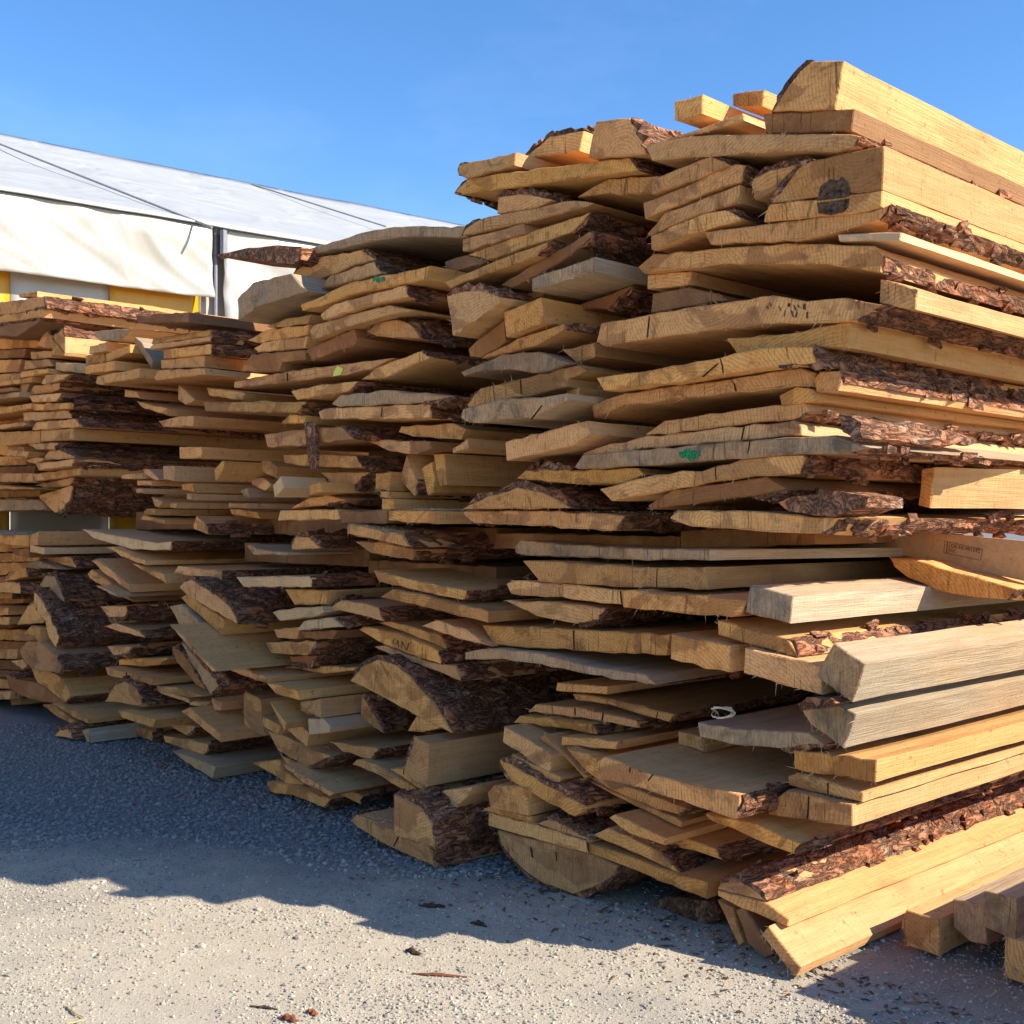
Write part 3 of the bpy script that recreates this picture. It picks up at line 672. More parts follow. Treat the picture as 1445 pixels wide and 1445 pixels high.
NOTE = {
    1: ('squared_timber', 'timber', 'topmost beam', 'thick sunlit beam with a bark corner, topmost of the whole pile'),
    3: ('squared_timber', 'timber', 'upper square batten', 'square batten end poking into the sky left of the topmost beam'),
    6: ('bark_edged_board', 'board', 'long top slab', 'long flat slab running under the topmost beam, dark bark at right'),
    13: ('bark_edged_board', 'board', 'knotted corner slab', 'thick sunlit corner slab with a dark knot in its end'),
    17: ('bark_edged_board', 'board', 'wide overhanging slab', 'wide overhanging slab with ragged red bark on its sunny side'),
    20: ('bark_edged_board', 'board', 'pitted wide slab', 'wide slab with a pitted black patch in its end, upper right'),
    22: ('sawn_board', 'board', 'bright wedge board', 'wedge-ended corner board with the brightest sunlit long side'),
    24: ('sawn_board', 'board', 'cupped cracked plank', 'long cupped plank with a black crack through its end'),
    29: ('bark_edged_board', 'board', 'green-marked plank', 'dark weathered plank with a green paint mark on its end'),
    34: ('squared_timber', 'timber', 'golden beam at right edge', 'golden sunlit square beam leaving the picture at mid height right'),
    37: ('sawn_board', 'board', 'brown cut-corner plank', 'thick plank with a crisp corner below the thin grey warped board'),
    39: ('squared_timber', 'timber', 'pale sunlit short beam', 'pale weathered beam with a slanting shadow across its sunny side'),
    41: ('sawn_board', 'board', 'thick cracked plank', 'thick wide plank with one black vertical crack in its end'),
    44: ('squared_timber', 'timber', 'grey tilted beam', 'grey weathered square beam tilted on edge, upper of two at right'),
    46: ('bark_edged_board', 'board', 'warped grey slab', 'thin warped grey slab arching over a dark hollow'),
    59: ('bark_edged_board', 'board', 'jutting slab with orange bark', 'jutting thick slab with orange sunlit bark on its right corner'),
    61: ('squared_timber', 'timber', 'sunlit golden plank', 'golden thick plank with sunlit side below the two grey beams'),
    65: ('half_log', 'log', 'round-bellied log slab', 'round-bellied log slab at the bottom resting on the gravel'),
    77: ('sawn_board', 'board', 'slanted front board', 'sunlit board lying slanted on the ground at the front corner'),
    79: ('squared_timber', 'timber', 'loose beam on the ground', 'loose square beam on the ground, leftmost of those at bottom right'),
    103: ('bark_edged_board', 'board', 'trapezoid block', 'trapezoid block with orange sunlit bark on top of the pile'),
    104: ('bark_edged_board', 'board', 'long tilted roof slab', 'long slab under the trapezoid block, dark underside against the sky'),
    112: ('bark_edged_board', 'board', 'splintered bark strip', 'splintered brown strip of wood with dark bark, sloping upward'),
    113: ('sawn_board', 'board', 'grey nailed board', 'grey weathered board with a visible sawn side, upper middle'),
    116: ('squared_timber', 'timber', 'square-cut block', 'square-cut block with both end and side visible, upper middle'),
    124: ('sawn_board', 'board', 'grey cracked plank', 'grey cracked plank with a rounded left tip, middle of pile'),
    128: ('half_log', 'log', 'thick-barked half-round', 'half-round slab with a thick crust of bark on top'),
    201: ('sawn_board', 'board', 'dark roof plank', 'dark weathered plank on top of the middle stack below the sky'),
    203: ('squared_timber', 'timber', 'angular grey block', 'angular grey block jutting out left in front of the white tent'),
    209: ('half_log', 'log', 'small half-moon slab', 'small half-moon slab with a long dark bark body'),
    215: ('sawn_board', 'board', 'plank with yellow tag', 'long plank carrying a small yellow tag on its end'),
    219: ('bark_edged_board', 'board', 'plank with pale tip', 'long plank with a pale rounded right tip and dark bark'),
    230: ('sawn_board', 'board', 'diamond offcut', 'upright diamond-shaped offcut in the middle stack'),
    232: ('squared_timber', 'timber', 'deep brown beam', 'deep brown beam with a long shaded side in the middle stack'),
    240: ('bark_edged_board', 'board', 'wide flat slab', 'wide flat slab with its broad grey top showing'),
    245: ('bark_edged_board', 'board', 'slab with scribbled letters', 'sloping slab with scribbled pencil letters on its end'),
    247: ('half_log', 'log', 'big half-moon slab', 'big orange half-moon slab with dark bark back, lower middle'),
    249: ('squared_timber', 'timber', 'heavy square beam', 'heavy square beam with a wide shaded side, lower middle'),
    255: ('half_log', 'log', 'quarter log', 'quarter-log wedge standing on the bottom slab, lower middle'),
    263: ('squared_timber', 'timber', 'upright block', 'upright block of end grain with red bark at left'),
    301: ('bark_edged_board', 'board', 'pale striped slab', 'pale slab with a striped end and silvery bark side'),
    312: ('bark_edged_board', 'board', 'leaning bark slab', 'steeply leaning slab with dark bark back, lower left stack'),
    314: ('sawn_board', 'board', 'grey sloping plank', 'grey weathered plank sloping steeply down to the right'),
    319: ('bark_edged_board', 'board', 'light top slab', 'light slab lying on top of the lower left stack'),
    330: ('half_log', 'log', 'little half-round log', 'little half-round log with bark, near the bottom left'),
    414: ('half_log', 'log', 'bulging log end', 'bulging orange log end in the far left lower stack'),
    410: ('half_log', 'log', 'grey bark wedge', 'grey wedge with a rough bark back, far left lower stack'),
    502: ('bark_edged_board', 'board', 'red-barked top slab', 'top slab of the far left stack with sunlit red-brown bark side'),
    505: ('sawn_board', 'board', 'brown roof board', 'brown board with sunlit edge lying before the yellow tent stripe'),
    519: ('sawn_board', 'board', 'leaning grey plank', 'short grey plank leaning diagonally in the far left stack'),
    524: ('sawn_board', 'board', 'long-sided plank', 'plank with a long shaded side below the leaning grey plank'),
    531: ('sawn_board', 'board', 'long low plank', 'plank with a very long plain shaded side, far left stack'),
    540: ('half_log', 'log', 'hanging triangular log', 'triangular log end with a big black bark side, far left'),
    574: ('squared_timber', 'timber', 'whitish block', 'whitish squared block end between the left and middle stacks'),
    561: ('squared_timber', 'timber', 'square stub', 'square pale stub with a long side above the lower left stack'),
}

def parse(txt):
    B = []; ox = oy = 0; s = 1
    for line in txt.strip().split('\n'):
        if line[0] == 'T':
            _, ox, oy, s = line.split(); ox, oy, s = float(ox), float(oy), float(s); continue
        i, o, p = line.split('|'); pts = []; bark = []
        for q in p.split():
            b = q.endswith('!'); x, y = map(float, q.rstrip('!').split(',')); x = ox + x / s; pts.append((x - 45 if x < 2 else x, oy + y / s)); bark.append(b)
        d = dict(id=int(i), pts=pts, bark=bark, flags=set(), yaw=47.0)
        for t in o.split():
            if re.fullmatch(r'c\d+', t): d['c'] = int(t[1:]) / 1000
            elif re.fullmatch(r'L\d+', t): d['L'] = int(t[1:]) / 100
            elif re.fullmatch(r'y\d+', t): d['yaw'] = float(t[1:])
            else: d['flags'].add(t)
        d['mx'] = sum(p[0] for p in pts) / len(pts); d['my'] = sum(p[1] for p in pts) / len(pts)
        B.append(d)
    return B

def build_board(d):
    rs = random.Random(d['id'] * 13 + 5)
    yaw = math.radians(d['yaw']); ax = Vector((math.sin(yaw), math.cos(yaw), 0)); td = Vector((math.cos(yaw), -math.sin(yaw), 0))
    if d['yaw'] != 47.0:
        i = max(range(len(d['pts'])), key=lambda k: d['pts'][k][0])
        ref = on_plane(*d['pts'][i], YAW, d['c']); c = ref.x * ax.x + ref.y * ax.y
    else: c = d['c']
    W3 = [on_plane(x, y, yaw, c) for x, y in d['pts']]
    T = [(p.x * td.x + p.y * td.y, p.z) for p in W3]
    t0 = sum(a for a, _ in T) / len(T); z0 = min(b for _, b in T)
    P = [(a - t0, b - z0) for a, b in T]
    loc = ax * c + td * t0 + Vector((0, 0, z0))
    # ring with edges cut every few centimetres
    ring = []; rb = []
    n = len(P)
    for i in range(n):
        a, b = P[i], P[(i + 1) % n]; L = math.hypot(b[0] - a[0], b[1] - a[1]); k = max(1, int(L / .045))
        for j in range(k):
            f = j / k; jit = 0 if j == 0 else rs.gauss(0, .002)
            nx_, nz_ = -(b[1] - a[1]) / (L + 1e-9), (b[0] - a[0]) / (L + 1e-9)
            ring.append((a[0] + (b[0] - a[0]) * f + nx_ * jit, a[1] + (b[1] - a[1]) * f + nz_ * jit)); rb.append(d['bark'][i])
    m = len(ring)
    nor = []
    for i in range(m):
        e1 = Vector((ring[i][0] - ring[i - 1][0], ring[i][1] - ring[i - 1][1])); e2 = Vector((ring[(i + 1) % m][0] - ring[i][0], ring[(i + 1) % m][1] - ring[i][1]))
        n1 = Vector((-e1.y, e1.x)).normalized() if e1.length > 1e-7 else Vector((0, 0)); n2 = Vector((-e2.y, e2.x)).normalized() if e2.length > 1e-7 else Vector((0, 0))
        v = n1 + n2; nor.append(v.normalized() if v.length > 1e-6 else n1)
    length = d.get('L', rs.uniform(2.3, 2.9))
    ss = [0, .004] + [length * (k / 26) for k in range(1, 27)]
    lo, hi = min(z for _, z in ring), max(z for _, z in ring); mid = (lo + hi) / 2
    V = []; Fc = []; fm = []
    ph = rs.random() * 50; bev = .0032
    yj = [rs.gauss(0, .0012) + .003 * noise.noise(Vector((x * 30, z * 30, ph))) for x, z in ring]
    for k, s in enumerate(ss):
        for i, (x, z) in enumerate(ring):
            dx, dz = nor[i].x, nor[i].y
            if k == 0: off = -bev
            elif k == 1: off = 0
            else:
                off = (.012 * noise.noise(Vector((s * 1.7, ph, i * .05))) if (rb[i] or rb[i - 1]) else   .0035 * noise.noise(Vector((s * 4, ph, i * .21))) + .0008 * noise.noise(Vector((s * 23, ph, i * .7)))) - .001
            V.append((x + dx * off, s + (yj[i] if k < 2 else 0), z + dz * off))
    Fc.append(list(range(m))[::-1]); fm.append(0)
    for k in range(len(ss) - 1):
        for i in range(m):
            j = (i + 1) % m
            Fc.append((k * m + i, k * m + j, (k + 1) * m + j, (k + 1) * m + i)); fm.append(0 if k == 0 else 1)
    Fc.append([(len(ss) - 1) * m + i for i in range(m)]); fm.append(0)
    name = d['name']
    o = mesh_obj(name, V, Fc, [END, SIDE], loc=loc, rz=-yaw, fm=fm)
    fl = d['flags']
    o['tone'] = rs.uniform(.80, 1.2); o['weather'] = 1.0 if 'w' in fl else (rs.uniform(.0, .35) if rs.random() < .3 else 0.0)
    o['brown'] = 1.0 if 'n' in fl else 0.0; o['pale'] = 1.0 if 'l' in fl else 0.0
    # bark strips along the waney edges
    runs = []; i = 0
    if any(rb):
        st = next((k for k in range(m) if not rb[k]), 0)
        k = 0
        while k < m:
            i = (st + k) % m
            if rb[i]:
                r = [i]
                while rb[(i + len(r)) % m] and len(r) < m: r.append((i + len(r)) % m)
                runs.append(r + [(r[-1] + 1) % m]); k += len(r)
            else: k += 1
    for r in runs:
        bark_strip(o, [Vector((ring[i][0], ring[i][1])) for i in r], [nor[i] for i in r], length, rs)
    return o

def bark_strip(parent, path, nrm, length, rs, thick=None):
    # resample across the edge
    Ls = [0]
    for i in range(1, len(path)): Ls.append(Ls[-1] + (path[i] - path[i - 1]).length)
    tot = Ls[-1]
    if tot < .004: return
    nu = max(4, min(14, int(tot / .016)))
    pp = []
    for j in range(nu + 1):
        t = tot * j / nu; i = 1
        while i < len(Ls) - 1 and Ls[i] < t: i += 1
        f = (t - Ls[i - 1]) / max(1e-9, Ls[i] - Ls[i - 1])
        pp.append((path[i - 1].lerp(path[i], f), nrm[i - 1].lerp(nrm[i], f).normalized()))
    th = thick or min(.026, .009 + tot * .07)
    sl = []; s = .002 + rs.random() * .006
    while s < length - .02:
        sl.append(s); s += .022 if s < 1.7 else .11
    ph = rs.random() * 100; V = []; Fc = []
    sl = [sl[0]] + sl
    for k, s in enumerate(sl):
        for j, (p, nn) in enumerate(pp):
            u = j / nu; edge = min(1, min(u, 1 - u) * nu / 1.6)
            a = noise.noise(Vector((s * 9, u * tot * 38 + ph, ph))); b = noise.noise(Vector((s * 40, u * tot * 110, ph + 7))); c_ = noise.noise(Vector((s * 2.2, u * 2 + ph, 3.3)))
            r_ = 1 - 2.2 * abs(noise.noise(Vector((s * 14 + ph, u * tot * 60, ph + 21))))
            hgt = th * (.55 + .8 * a + .5 * b + .45 * r_) * (.35 + .65 * edge)
            if c_ < -.42: hgt = hgt * .25 - .004      # bark fallen off: the wood shows
            if k == 0: hgt = -.003
            V.append((p.x + nn.x * hgt, s + .006 * b + (.02 * a if k < 3 else 0), p.y + nn.y * hgt))
    w = nu + 1
    for k in range(len(sl) - 1):
        for j in range(nu): Fc.append((k * w + j, k * w + j + 1, (k + 1) * w + j + 1, (k + 1) * w + j))
    fl_n = int(min(70, 10 + tot * 260))
    for _ in range(fl_n):
        s = rs.uniform(.005, min(length, 2.0)); p, nn = pp[rs.randrange(nu + 1)]; tg = Vector((-nn.y, nn.x))
        L_, w_ = rs.uniform(.02, .085), rs.uniform(.006, .020); h0 = th * rs.uniform(.5, 1.3); h1 = h0 + rs.uniform(-.004, .014); b0 = len(V); sk = rs.uniform(-.015, .015)
        for (yy, tt, hh) in ((0, -w_, h0), (0, w_, h0), (L_, w_ * .7, h1), (L_ * rs.uniform(.8, 1.2), -w_ * .5, h1)):
            V.append((p.x + nn.x * hh + tg.x * (tt + sk * yy / L_), s + yy, p.y + nn.y * hh + tg.y * (tt + sk * yy / L_)))
        for (yy, tt, hh) in ((L_ * .1, -w_ * .6, -.004), (L_ * .1, w_ * .6, -.004), (L_ * .8, w_ * .4, -.004), (L_ * .8, -w_ * .4, -.004)):
            V.append((p.x + nn.x * hh + tg.x * tt, s + yy, p.y + nn.y * hh + tg.y * tt))
        Fc.append((b0, b0 + 1, b0 + 2, b0 + 3))
        for k in range(4): Fc.append((b0 + k, b0 + 4 + k, b0 + 4 + (k + 1) % 4, b0 + (k + 1) % 4))
    o = mesh_obj('bark', V, Fc, BARK, parent=parent); o['tone'] = rs.uniform(.8, 1.25)
    return o

BOARDS = parse(DATA)
ORD = ['just', 'second', 'third', 'fourth', 'fifth', 'sixth', 'seventh', 'eighth', 'ninth', 'tenth', 'eleventh', 'twelfth', 'thirteenth', 'fourteenth']
def looks(d):
    P = d['pts']; n = len(P)
    area = abs(sum(P[i][0] * P[(i + 1) % n][1] - P[(i + 1) % n][0] * P[i][1] for i in range(n))) / 2
    w = max(math.dist(a, b) for a in P for b in P); th = area / w; asp = w / th
    size = 'thin' if asp > 6.5 else ('blocky' if asp < 2.3 else ('narrow' if w < 50 else 'thick' if th > 24 else 'flat'))
    col = 'grey weathered' if 'w' in d['flags'] else 'brown' if 'n' in d['flags'] else 'pale' if 'l' in d['flags'] else 'tan'
    if any(d['bark']): nm, cat, kind = 'bark_edged_board', 'board', 'slab with bark edge'
    elif asp < 2.3: nm, cat, kind = 'timber_offcut', 'offcut', 'sawn offcut'
    else: nm, cat, kind = 'sawn_board', 'board', 'sawn board'
    return nm, cat, '%s %s %s' % (size, col, kind)
def label_all(B):
    land = [d for d in B if d['id'] in NOTE]; groups = {}
    for d in B:
        if d['id'] in NOTE:
            d['name'], d['cat'], _, d['label'] = NOTE[d['id']]; continue
        d['name'], d['cat'], d['look'] = looks(d)
        L = min(land, key=lambda q: math.dist((q['mx'], q['my']), (d['mx'], d['my'])))
        dx, dy = d['mx'] - L['mx'], d['my'] - L['my']
        rel = ('below' if dy > 0 else 'above') if abs(dy) > .45 * abs(dx) else ('right of' if dx > 0 else 'left of')
        groups.setdefault((L['id'], rel), []).append((math.hypot(dx, dy), d))
    for (lid, rel), lst in groups.items():
        lst.sort(key=lambda t: t[0])
        for k, (_, d) in enumerate(lst):
            d['label'] = '%s, %s %s the %s' % (d['look'], ORD[k], rel, NOTE[lid][2])
label_all(BOARDS)

OBJ = {}
for d in BOARDS:
    o = build_board(d); OBJ[d['id']] = o
    tag(o, d['label'], d['cat'], 'sawn boards and slabs in the timber pile')

# ------------------------------------------------------------------ marks and small parts on single boards
def on_end(bid, x, y, proud=.003):
    d = next(b for b in BOARDS if b['id'] == bid); o = OBJ[bid]
    p = on_plane(x, y, YAW, d['c'] - proud)
    return o.matrix_basis.inverted() @ p
def end_patch(bid, name, px, mat, proud=.0035, thick=.003):
    """a thin raised patch on a board's sawn end"""
    V = [on_end(bid, x, y, proud) for x, y in px]; n = len(V)
    V += [v + Vector((0, thick, 0)) for v in V]
    Fc = [list(range(n))[::-1], list(range(n, 2 * n))] + [(i, (i + 1) % n, n + (i + 1) % n, n + i) for i in range(n)]
    return mesh_obj(name, V, Fc, mat, parent=OBJ[bid])
KNOT = plain('knot_wood', (.075, .043, .025), .9, 1, 60, .85)
GREEN = plain('green_paint', (.02, .20, .075), .8, .3, 120, .6)
YTAG = plain('yellow_tag_plastic', (.62, .62, .10), .5, 0, 40, .1)
INK = plain('stamp_ink', (.10, .065, .045), .9, 0, 150, .3)
def blob(cx, cy, rx, ry, n, seed, rough=.22):
    r_ = random.Random(seed)
    return [(cx + rx * math.cos(6.283 * i / n) * (1 + r_.uniform(-rough, rough)), cy + ry * math.sin(6.283 * i / n) * (1 + r_.uniform(-rough, rough))) for i in range(n)]
end_patch(13, 'knot', [(1153, 283), (1158, 262), (1172, 253), (1183, 255), (1188, 249), (1197, 258), (1200, 268), (1199, 276), (1190, 279), (1172, 281)], KNOT)
end_patch(14, 'knot', [(1153, 286), (1172, 284), (1197, 280), (1196, 292), (1190, 299), (1170, 303), (1155, 301)], KNOT)
rp = random.Random(12)
for bid, x0, x1, y0, y1 in ((29, 958, 986, 632, 650), (206, 526, 542, 388, 400)):
    x = x0
    while x < x1:
        w_ = rp.uniform(1.5, 4.5); f_ = 1 - abs(2 * (x - x0) / (x1 - x0) - 1); hh = (y1 - y0) * (.35 + .65 * f_ * rp.uniform(.6, 1)); yc = (y0 + y1) / 2 + rp.uniform(-2, 2)
        end_patch(bid, 'paint_mark', [(x, yc - hh / 2 + rp.uniform(-1, 1)), (x + w_, yc - hh / 2 + rp.uniform(-1, 1)), (x + w_ * .9, yc + hh / 2), (x + .2, yc + hh / 2 + rp.uniform(-1, 1))], GREEN, .0015, .0012); x += w_ + rp.choice((0, .3, 1.5))
end_patch(215, 'tag', [(471, 524), (476, 516), (484, 520), (480, 529), (470, 531)], YTAG)
def sliver(bid, name, pts, mat, w=.9):
    """a short pencil or crack stroke across a board's end"""
    out = []
    for i, (x, y) in enumerate(pts): out.append((x - w / 2, y - w * .3))
    for x, y in reversed(pts): out.append((x + w / 2, y + w * .3))
    end_patch(bid, name, out, mat, .0025, .002)
for st in ([(557, 901), (554, 905), (556, 909), (560, 908), (561, 903), (558, 901)], [(561, 904), (562, 913)], [(566, 914), (567, 905), (573, 918), (577, 907)]):
    for a_, b_ in zip(st, st[1:]): sliver(245, 'pencil_stroke', [a_, b_], INK, .8)
CRACK = plain('drying_crack', (.022, .012, .007), .95, 0, 50, .3)
for bid, pts, w in ((41, [(809, 889), (809, 900), (810, 917)], 1.4), (24, [(1030, 535), (1036, 542), (1038, 552)], 2.0), (23, [(1016, 506), (1019, 516), (1020, 526)], 1.6), (23, [(1013, 513), (1000, 524), (991, 532)], 1.4),
                    (38, [(875, 834), (877, 852)], 1.6), (65, [(749, 1196), (751, 1210)], 2.2), (65, [(784, 1202), (785, 1215)], .9), (66, [(829, 1188), (831, 1203)], 2.0), (123, [(734, 536), (735, 556)], 1.0),
                    (62, [(1168, 1105), (1168, 1121)], 1.5), (63, [(1141, 1124), (1139, 1156)], 1.5), (20, [(916, 446), (913, 476)], 1.3), (59, [(889, 1083), (888, 1090)], 1.3), (59, [(921, 1093), (914, 1102)], 1.3), (37, [(927, 803), (926, 829)], .8),
                    (48, [(928, 1004), (926, 1014)], 1.0), (49, [(811, 999), (811, 1009)], 1.5), (49, [(851, 1006), (849, 1017)], 1.5), (28, [(1050, 602), (1046, 620)], 1.1), (29, [(1058, 622), (1055, 640)], 1.2), (30, [(1009, 658), (1010, 677)], 1.0),
                    (215, [(405, 526), (405, 538)], 1.0), (219, [(539, 574), (538, 589)], .8), (124, [(749, 592), (765, 572)], 1.6), (329, [(178, 949), (178, 957)], 1.2), (256, [(562, 1181), (555, 1195)], 1.2)):
    sliver(bid, 'drying_crack', pts, CRACK, w)
rp = random.Random(5)
for k in range(14):
    x0 = rp.uniform(1078, 1140); y0 = rp.uniform(428, 442); sliver(20, 'rot_pit', [(x0, y0), (x0 + rp.uniform(-2, 3), y0 + rp.uniform(3, 9))], KNOT, rp.uniform(.8, 2.6))

# ------------------------------------------------------------------ stamped bearer between the two layers of the near stack
def prism(name, P0, P1, up, back, mat, parent=None):
    V = []
    for p in (P0, P1): V += [p, p + up, p + up + back, p + back]
    Fc = [(0, 1, 2, 3), (7, 6, 5, 4), (0, 4, 5, 1), (1, 5, 6, 2), (2, 6, 7, 3), (3, 7, 4, 0)]
    b = P0.copy(); o = mesh_obj(name, [v - b for v in V], Fc, mat, parent=parent, loc=b)
    return o
BEAR = 3.95
A0 = on_plane(1000, 757, YAW, BEAR); A1 = on_plane(1200, 768, YAW, BEAR); A2 = on_plane(1475, 826, YAW, BEAR); B2 = on_plane(1475, 766, YAW, BEAR); B0 = on_plane(1200, 741, YAW, BEAR); B1 = on_plane(1000, 735, YAW, BEAR)
bk = AX * .022
bv_ = [A0, A1, A2, B2, B0, B1]; base = A0.copy(); n_ = 6
rot_inv = Matrix.Rotation(YAW, 4, 'Z')
VV = [rot_inv @ (v - base) for v in bv_] + [rot_inv @ (v + bk - base) for v in bv_]
bearer = mesh_obj('pallet_board', VV, [[0, 1, 2, 3, 4, 5], [11, 10, 9, 8, 7, 6]] + [(i, 6 + i, 6 + (i + 1) % 6, (i + 1) % 6) for i in range(6)], [SIDE], loc=base, rz=-YAW)
bearer['tone'] = .95; bearer['weather'] = .35; bearer['brown'] = 0.0; bearer['pale'] = .3
tag(bearer, 'thin pallet board stamped DE-NI 491592 HT, lying crosswise below the golden beam', 'board')
def stamp(txt, x, y, x2, y2, hgt_px):
    cu = bpy.data.curves.new('stamp', 'FONT'); cu.body = txt; cu.size = 1; cu.extrude = 0
    tmp = bpy.data.objects.new('stamp_tmp', cu); COL.objects.link(tmp)
    dg = bpy.context.evaluated_depsgraph_get(); me = bpy.data.meshes.new_from_object(tmp.evaluated_get(dg))
    bpy.data.objects.remove(tmp)
    p0 = on_plane(x, y, YAW, BEAR - .0025); p1 = on_plane(x2, y2, YAW, BEAR - .0025); ph_ = on_plane(x, y - hgt_px, YAW, BEAR - .0025)
    wid = max(v.co.x for v in me.vertices); dirx = (p1 - p0) / wid; diry = (ph_ - p0) / .7
    inv = bearer.matrix_basis.inverted()
    for v in me.vertices: v.co = inv @ (p0 + dirx * v.co.x + diry * v.co.y)
    me.materials.append(INK); o = bpy.data.objects.new('stamp_lettering', me); COL.objects.link(o); o.parent = bearer
stamp('DE-NI 491592', 1342, 772.5, 1383, 780.5, 5.2)
stamp('HT', 1341, 779, 1349, 780.7, 4.6)
def stamp_line(a, b, w=.6):
    inv = bearer.matrix_basis.inverted(); d_ = Vector((b[0] - a[0], b[1] - a[1])).normalized(); nn = Vector((-d_.y, d_.x)) * w / 2
    q_ = [(a[0] + nn.x, a[1] + nn.y), (b[0] + nn.x, b[1] + nn.y), (b[0] - nn.x, b[1] - nn.y), (a[0] - nn.x, a[1] - nn.y)]
    mesh_obj('stamp_border', [inv @ on_plane(x, y, YAW, BEAR - .0025) for x, y in q_], [(0, 1, 2, 3)], INK, parent=bearer)
c4 = [(1333.5, 763.5), (1386.5, 775.5), (1383.5, 790.5), (1331.5, 780)]
for i in range(4): stamp_line(c4[i], c4[(i + 1) % 4])
stamp_line((1340.5, 765.2), (1338.5, 781.5)); stamp_line((1337, 764.8), (1335.5, 780.5), 1.2)

# ------------------------------------------------------------------ loose bark pieces and shavings
def bark_piece(name, px, c, label, depth=.35, seed=1, yaw=YAW, tone=1.0, thick=.02):
    """a curled slab of loose bark: traced front edge, own depth, lumpy top"""
    rs = random.Random(seed); P = [on_plane(x, y, yaw, c) for x, y in px]
    base = sum(P, Vector()) / len(P); base.z = min(p.z for p in P)
    rot = Matrix.Rotation(yaw, 4, 'Z'); L = [rot @ (p - base) for p in P]; n = len(L); cen = sum(L, Vector()) / n
    bm = bmesh.new(); K = max(4, int(depth / .03)); rings = []
    for k in range(K + 1):
        f = k / K; sc = 1 - .75 * max(0, f - .6) / .4
        r = []
        for i, p in enumerate(L):
            v = cen + (p - cen) * sc; v = v + Vector((0, depth * f, 0)); nn = (p - cen).normalized()
            v += nn * thick * (.5 * noise.noise(Vector((v.x * 22, v.y * 14, seed + v.z * 22))) + .3 * noise.noise(v * 60))
            if k: v.z = max(v.z, 0.0)
            r.append(bm.verts.new(v))
        rings.append(r)
    for k in range(K):
        for i in range(n): bm.faces.new((rings[k][i], rings[k][(i + 1) % n], rings[k + 1][(i + 1) % n], rings[k + 1][i]))
    bm.faces.new(rings[0][::-1]); bm.faces.new(rings[-1]); bmesh.ops.recalc_face_normals(bm, faces=bm.faces)
    me = bpy.data.meshes.new(name); bm.to_mesh(me); bm.free(); me.materials.append(BARK)
    o = bpy.data.objects.new(name, me); COL.objects.link(o); o.location = base; o.rotation_euler = (0, 0, -yaw); o['tone'] = tone
    return tag(o, label, 'bark')
def sub(px, n=3):
    out = []
    for i in range(len(px)):
        a, b = px[i], px[(i + 1) % len(px)]
        for j in range(n): out.append((a[0] + (b[0] - a[0]) * j / n, a[1] + (b[1] - a[1]) * j / n))
    return out
bark_piece('loose_bark', sub([(1098, 709), (1118, 701), (1141, 698), (1185, 694), (1225, 700), (1222, 716), (1190, 724), (1171, 729), (1111, 722)]), 2.98, 'loose red-brown sunlit bark chunk lying left of the golden beam', .34, 3, tone=1.3)
bark_piece('loose_bark', sub([(300, 361), (350, 350), (392, 346), (425, 348), (424, 366), (413, 373), (366, 368), (345, 364)]), 2.93, 'brown bark strip jutting left in front of the tent from under the dark roof plank', .6, 5, tone=1.35, thick=.012)
bark_piece('loose_bark', sub([(917, 1276), (941, 1265), (1010, 1273), (1016, 1298), (990, 1304), (962, 1296)]), 3.10, 'ragged dark bark piece hanging below the bottom boards near the front corner', .4, 8, tone=.8, thick=.012)
bark_piece('loose_bark', sub([(429, 595), (443, 596), (447, 640), (446, 662), (437, 663), (434, 640)], 2), 2.9, 'narrow strip of bark hanging upright in the middle stack', .03, 11, tone=1.0, thick=.006)
bark_piece('loose_bark', sub([(1185, 590), (1200, 587), (1216, 596), (1217, 618), (1205, 622), (1190, 610)]), 2.93, 'curled grey bark roll lying on the sunny side above the golden beam', .75, 14, tone=1.2)
bark_piece('loose_bark', sub([(1126, 993), (1140, 985), (1172, 985), (1180, 993), (1160, 1000), (1130, 1003)]), 2.9, 'dark bark lump wedged between the two grey tilted beams', .3, 17, tone=.8, thick=.01)

SHAV = plain('pale_shaving', (.50, .43, .31), .8, .2, 40, .2)
def ribbon(name, pts, w, mat, label, cat):
    V = []; Fc = []; b = pts[0].copy()
    for i, p in enumerate(pts):
        V += [p - b + Vector((0, 0, -w / 2)), p - b + Vector((0, 0, w / 2)), p - b + Vector((.0015, .0015, w / 2)), p - b + Vector((.0015, .0015, -w / 2))]
    for i in range(len(pts) - 1):
        for k in range(4): Fc.append((i * 4 + k, i * 4 + (k + 1) % 4, i * 4 + 4 + (k + 1) % 4, i * 4 + 4 + k))
    Fc += [(3, 2, 1, 0), tuple(len(V) - 4 + k for k in range(4))]
    return tag(mesh_obj(name, V, Fc, mat, loc=b), label, cat)
q0 = on_plane(1018, 1014, YAW, 2.98)
ribbon('wood_shaving', [q0 + TD * (.034 + .005 * k / 30) * math.cos(k * .42) + Vector((0, 0, .004 + (.016 + .001 * math.sin(k)) * (1 + math.sin(k * .42)))) + AX * (.02 * math.sin(k * .9)) for k in range(44)], .005, SHAV, 'pale curled wood shaving in the dark hollow below the warped grey slab', 'shaving')

